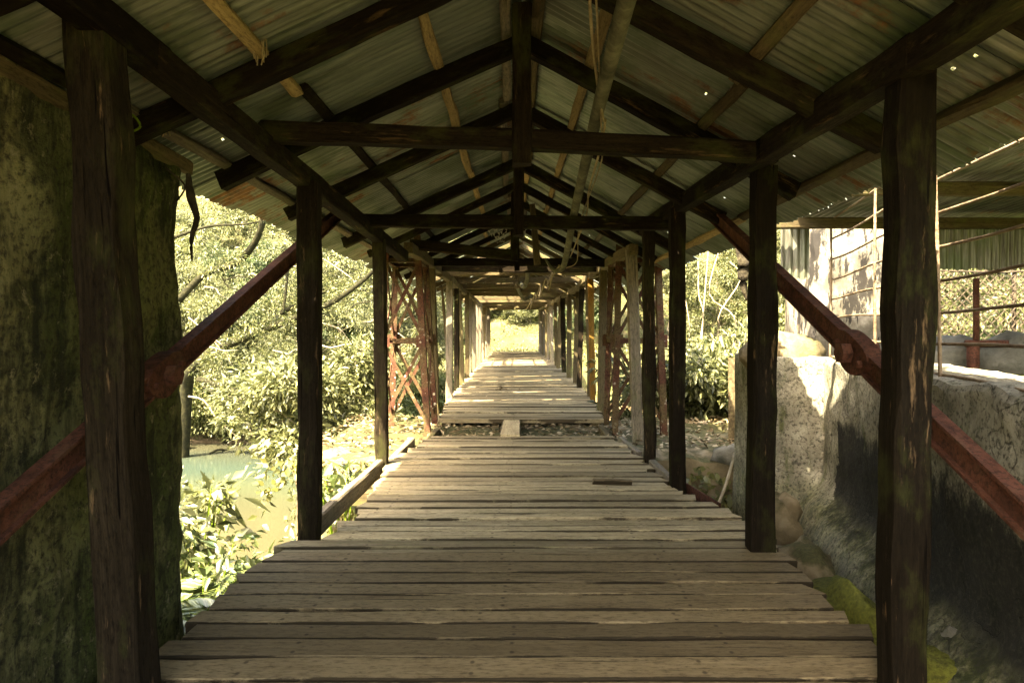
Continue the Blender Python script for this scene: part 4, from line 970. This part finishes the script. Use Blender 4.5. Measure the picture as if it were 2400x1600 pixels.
bush('bush', (-3.1, 6.6, -.30), .70, 420, .13, .42, 'leafB', 'tall sparse bush with pale leaves in front of the pool', bg_, 8, seed=3)
bush('bush', (-2.15, 5.0, -1.0), .50, 1400, .085, .30, 'leafbush', 'low leafy bush tucked under the plank ends', bg_, 9, seed=4)
bush('bush', (-2.3, 6.4, -.95), .55, 900, .085, .42, 'leafbush', 'fine-leaved bush at the foot of the second post', bg_, 9, seed=5)
bush('bush', (-3.6, 7.6, -.55), .6, 140, .19, .4, 'leafB', 'small pale bush standing against the water', bg_, 7, seed=6)
bush('bush', (-2.1, 8.2, -.32), .38, 160, .15, .5, 'leafbush', 'large-leaved plant between two posts left of the deck', None, 8, seed=7)
def fern(c, n, ln, seed, label):
    rs = random.Random(seed); e = empty('fern', c); tag(e, label, 'fern', 'ferns beside the deck'); ps = []; P = []; D = []; Ls = []
    for k in range(n):
        an = k * 6.283 / n + rs.uniform(-.3, .3); L = ln * rs.uniform(.7, 1.15); o = Vector((math.cos(an), math.sin(an), 0)); pts = []
        for q in range(9):
            t_ = q / 8; pts.append(Vector(c) + o * L * t_ * .85 + Vector((0, 0, L * (1.0 * t_ - .85 * t_ * t_))))
        ps.append(tube_geo(pts, [.005 - .0035 * q / 8 for q in range(9)], 3))
        side = Vector((-o.y, o.x, 0))
        for q in range(4, 40):
            t_ = q / 40; i0 = min(7, int(t_ * 8)); p = pts[i0].lerp(pts[i0 + 1], t_ * 8 - i0); dd = (pts[i0 + 1] - pts[i0]).normalized()
            for sg in (-1, 1): P.append(tuple(p)); D.append(tuple(side * sg + dd * .45 - Vector((0, 0, .15)))); Ls.append(L * .22 * math.sin(math.pi * (.12 + .88 * t_)) + .01)
    add('stems', join(ps), 'vinegreen', e); Vl, Fl = leaf_arrays(np.array(P), np.array(D), np.array(Ls), .24, .03, np.tile(np.array([[0, 0, 1.0]]), (len(P), 1)))
    mobj('fronds', mesh_np('fronds', Vl, Fl), 'leafbush', e)
fern((-2.05, 4.75, -.75), 13, .75, 1, 'fern lowest against the wall end and plank ends')
fern((-2.35, 5.15, -.70), 13, .85, 2, 'fern spreading between wall end and second post')
fern((-2.75, 4.95, -.70), 12, .80, 3, 'fern half hidden behind the mossy wall edge')
fern((-1.98, 5.6, -.80), 11, .6, 4, 'small fern under the plank ends near the second post')
# ivy on the pier
def ivy(n, xr, yr, zr, label, mat, size=.10, face='front', dens=None):
    P = []
    while len(P) < n:
        x, y, z = r.uniform(*xr), r.uniform(*yr), r.uniform(*zr)
        if fbm((x * 1.2, y, z * 1.2)) < -.1: continue
        P.append((x, y, z))
    P = np.array(P); D = rng.normal(size=(n, 3)) * .6; D[:, 2] -= .5; D[:, 1] -= .4
    Nn = np.tile(np.array([[0, -1.0, .5]]) if face == 'front' else np.array([[-1.0, -.3, .5]]), (n, 1))
    Vl, Fl = leaf_arrays(P, D, size * (.6 + .8 * rng.random(n)), .6, .06, Nn)
    o = mobj('ivy', mesh_np('ivy', Vl, Fl), mat); tag(o, label, 'ivy', 'ivy on the stone pier'); return o
ivy(1300, (-3.35, -1.7), (8.85, 9.15), (-2.6, -.2), 'yellow-green ivy sheet on the pier front by the pool', 'leafY')
ivy(900, (-3.35, -3.0), (9.0, 12), (-2.6, .1), 'ivy curtain on the pier end facing the pool', 'leafB', face='left')
ivy(2600, (1.6, 5.0), (8.8, 9.15), (-2.2, -.30), 'ivy on the pier front below the stone path', 'leafY')
# vines/twigs on right
st_ = tube('stick', [at(1688, 1040, 8.6), at(1668, 1110, 8.3), at(1645, 1170, 8.0)], .02, 'twig', None, 6, 3); tag(st_, 'pale bare stick leaning against the pier ivy', 'stick')
for k in range(8):
    x0 = 1580 + k * 24; d = r.uniform(14, 19)
    pts = [at(x0, 560 + r.uniform(-20, 60), d)]
    for q in range(4): pts.append(at(x0 + r.uniform(-30, 40), 660 + q * 80 + r.uniform(-20, 20), d))
    o = tube('creeper', pts, .014, 'twig', None, 5, 4); tag(o, 'thin pale creeper hanging in front of the woods beside the pier', 'creeper', 'creepers beside the pier')
# fallen leaves on pier and deck
def litter(n, xr, yr, zf, size, label, test=None):
    P = []
    while len(P) < n:
        x, y = r.uniform(*xr), r.uniform(*yr)
        if test and not test(x, y): continue
        P.append((x, y, zf(x, y)))
    P = np.array(P); D = rng.normal(size=(n, 3)); D[:, 2] *= .15
    Vl, Fl = leaf_arrays(P, D, size * (.5 + rng.random(n)), .45, .06, np.tile(np.array([[0, 0, 1.0]]), (n, 1)))
    o = mobj('fallen_leaves', mesh_np('fallen_leaves', Vl, Fl), 'deadleaf'); tag(o, label, 'leaf litter', kind='stuff')
litter(4200, (-3, 7), (9.3, 12.8), lambda x, y: -.10 + .06 * fbm((x, y, 0)), .09, 'dry leaf litter over the pier top', lambda x, y: abs(x) > 1.7 or y > 9.9)
litter(60, (-1.3, 1.5), (12, 30), lambda x, y: .012, .06, 'scattered dry leaves on the sunlit deck')
litter(26, (-.42, -.2), (17.0, 17.5), lambda x, y: .02, .10, 'small dark heap of leaves on the far deck')
scrap = timber('wood_block', (.78, 6.78, .022), (1.16, 6.76, .022), .09, .045, 'deck', None); tag(scrap, 'short offcut of plank lying loose on the deck', 'offcut')
an_ = add('steel_angle', angle_geo((1.78, 6.05, -.06), (1.66, 6.75, -.04), .11, .014), 'red'); tag(an_, 'short rust-red steel angle beside the deck edge', 'steel angle')
# cobwebs at the king posts
cw = []
for (a_, b_, c_) in (((-.1, 10.9, EYE + 1.62), (-.42, 10.9, EYE + 1.56), (-.16, 10.95, EYE + 1.36)), ((.06, 10.3, EYE + 1.55), (.2, 10.3, EYE + 1.50), (.12, 10.3, EYE + 1.36))):
    n0 = len(cw); cw.append((a_, b_, c_))
for i, tri in enumerate(cw):
    V = []; F = []; a_, b_, c_ = [Vector(p) for p in tri]; n = 8
    for u in range(n + 1):
        for w_ in range(n + 1 - u):
            p = a_ + (b_ - a_) * u / n + (c_ - a_) * w_ / n; V.append(tuple(p + Vector((0, 0, -.10 * math.sin(math.pi * u / n) * math.sin(math.pi * w_ / n) - .02 * fbm(p * 9)))))
    ix = {}; k = 0
    for u in range(n + 1):
        for w_ in range(n + 1 - u): ix[(u, w_)] = k; k += 1
    for u in range(n):
        for w_ in range(n - u):
            if (u + 2 * w_ + i) % 3: F.append((ix[(u, w_)], ix[(u + 1, w_)], ix[(u, w_ + 1)]))
    o = mobj('cobweb', pydata('cobweb', V, F), 'cobweb'); tag(o, ('dusty torn cobweb hanging left of the broken tie king post', 'smaller dusty cobweb by the broken tie beam')[i], 'cobweb', 'cobwebs')
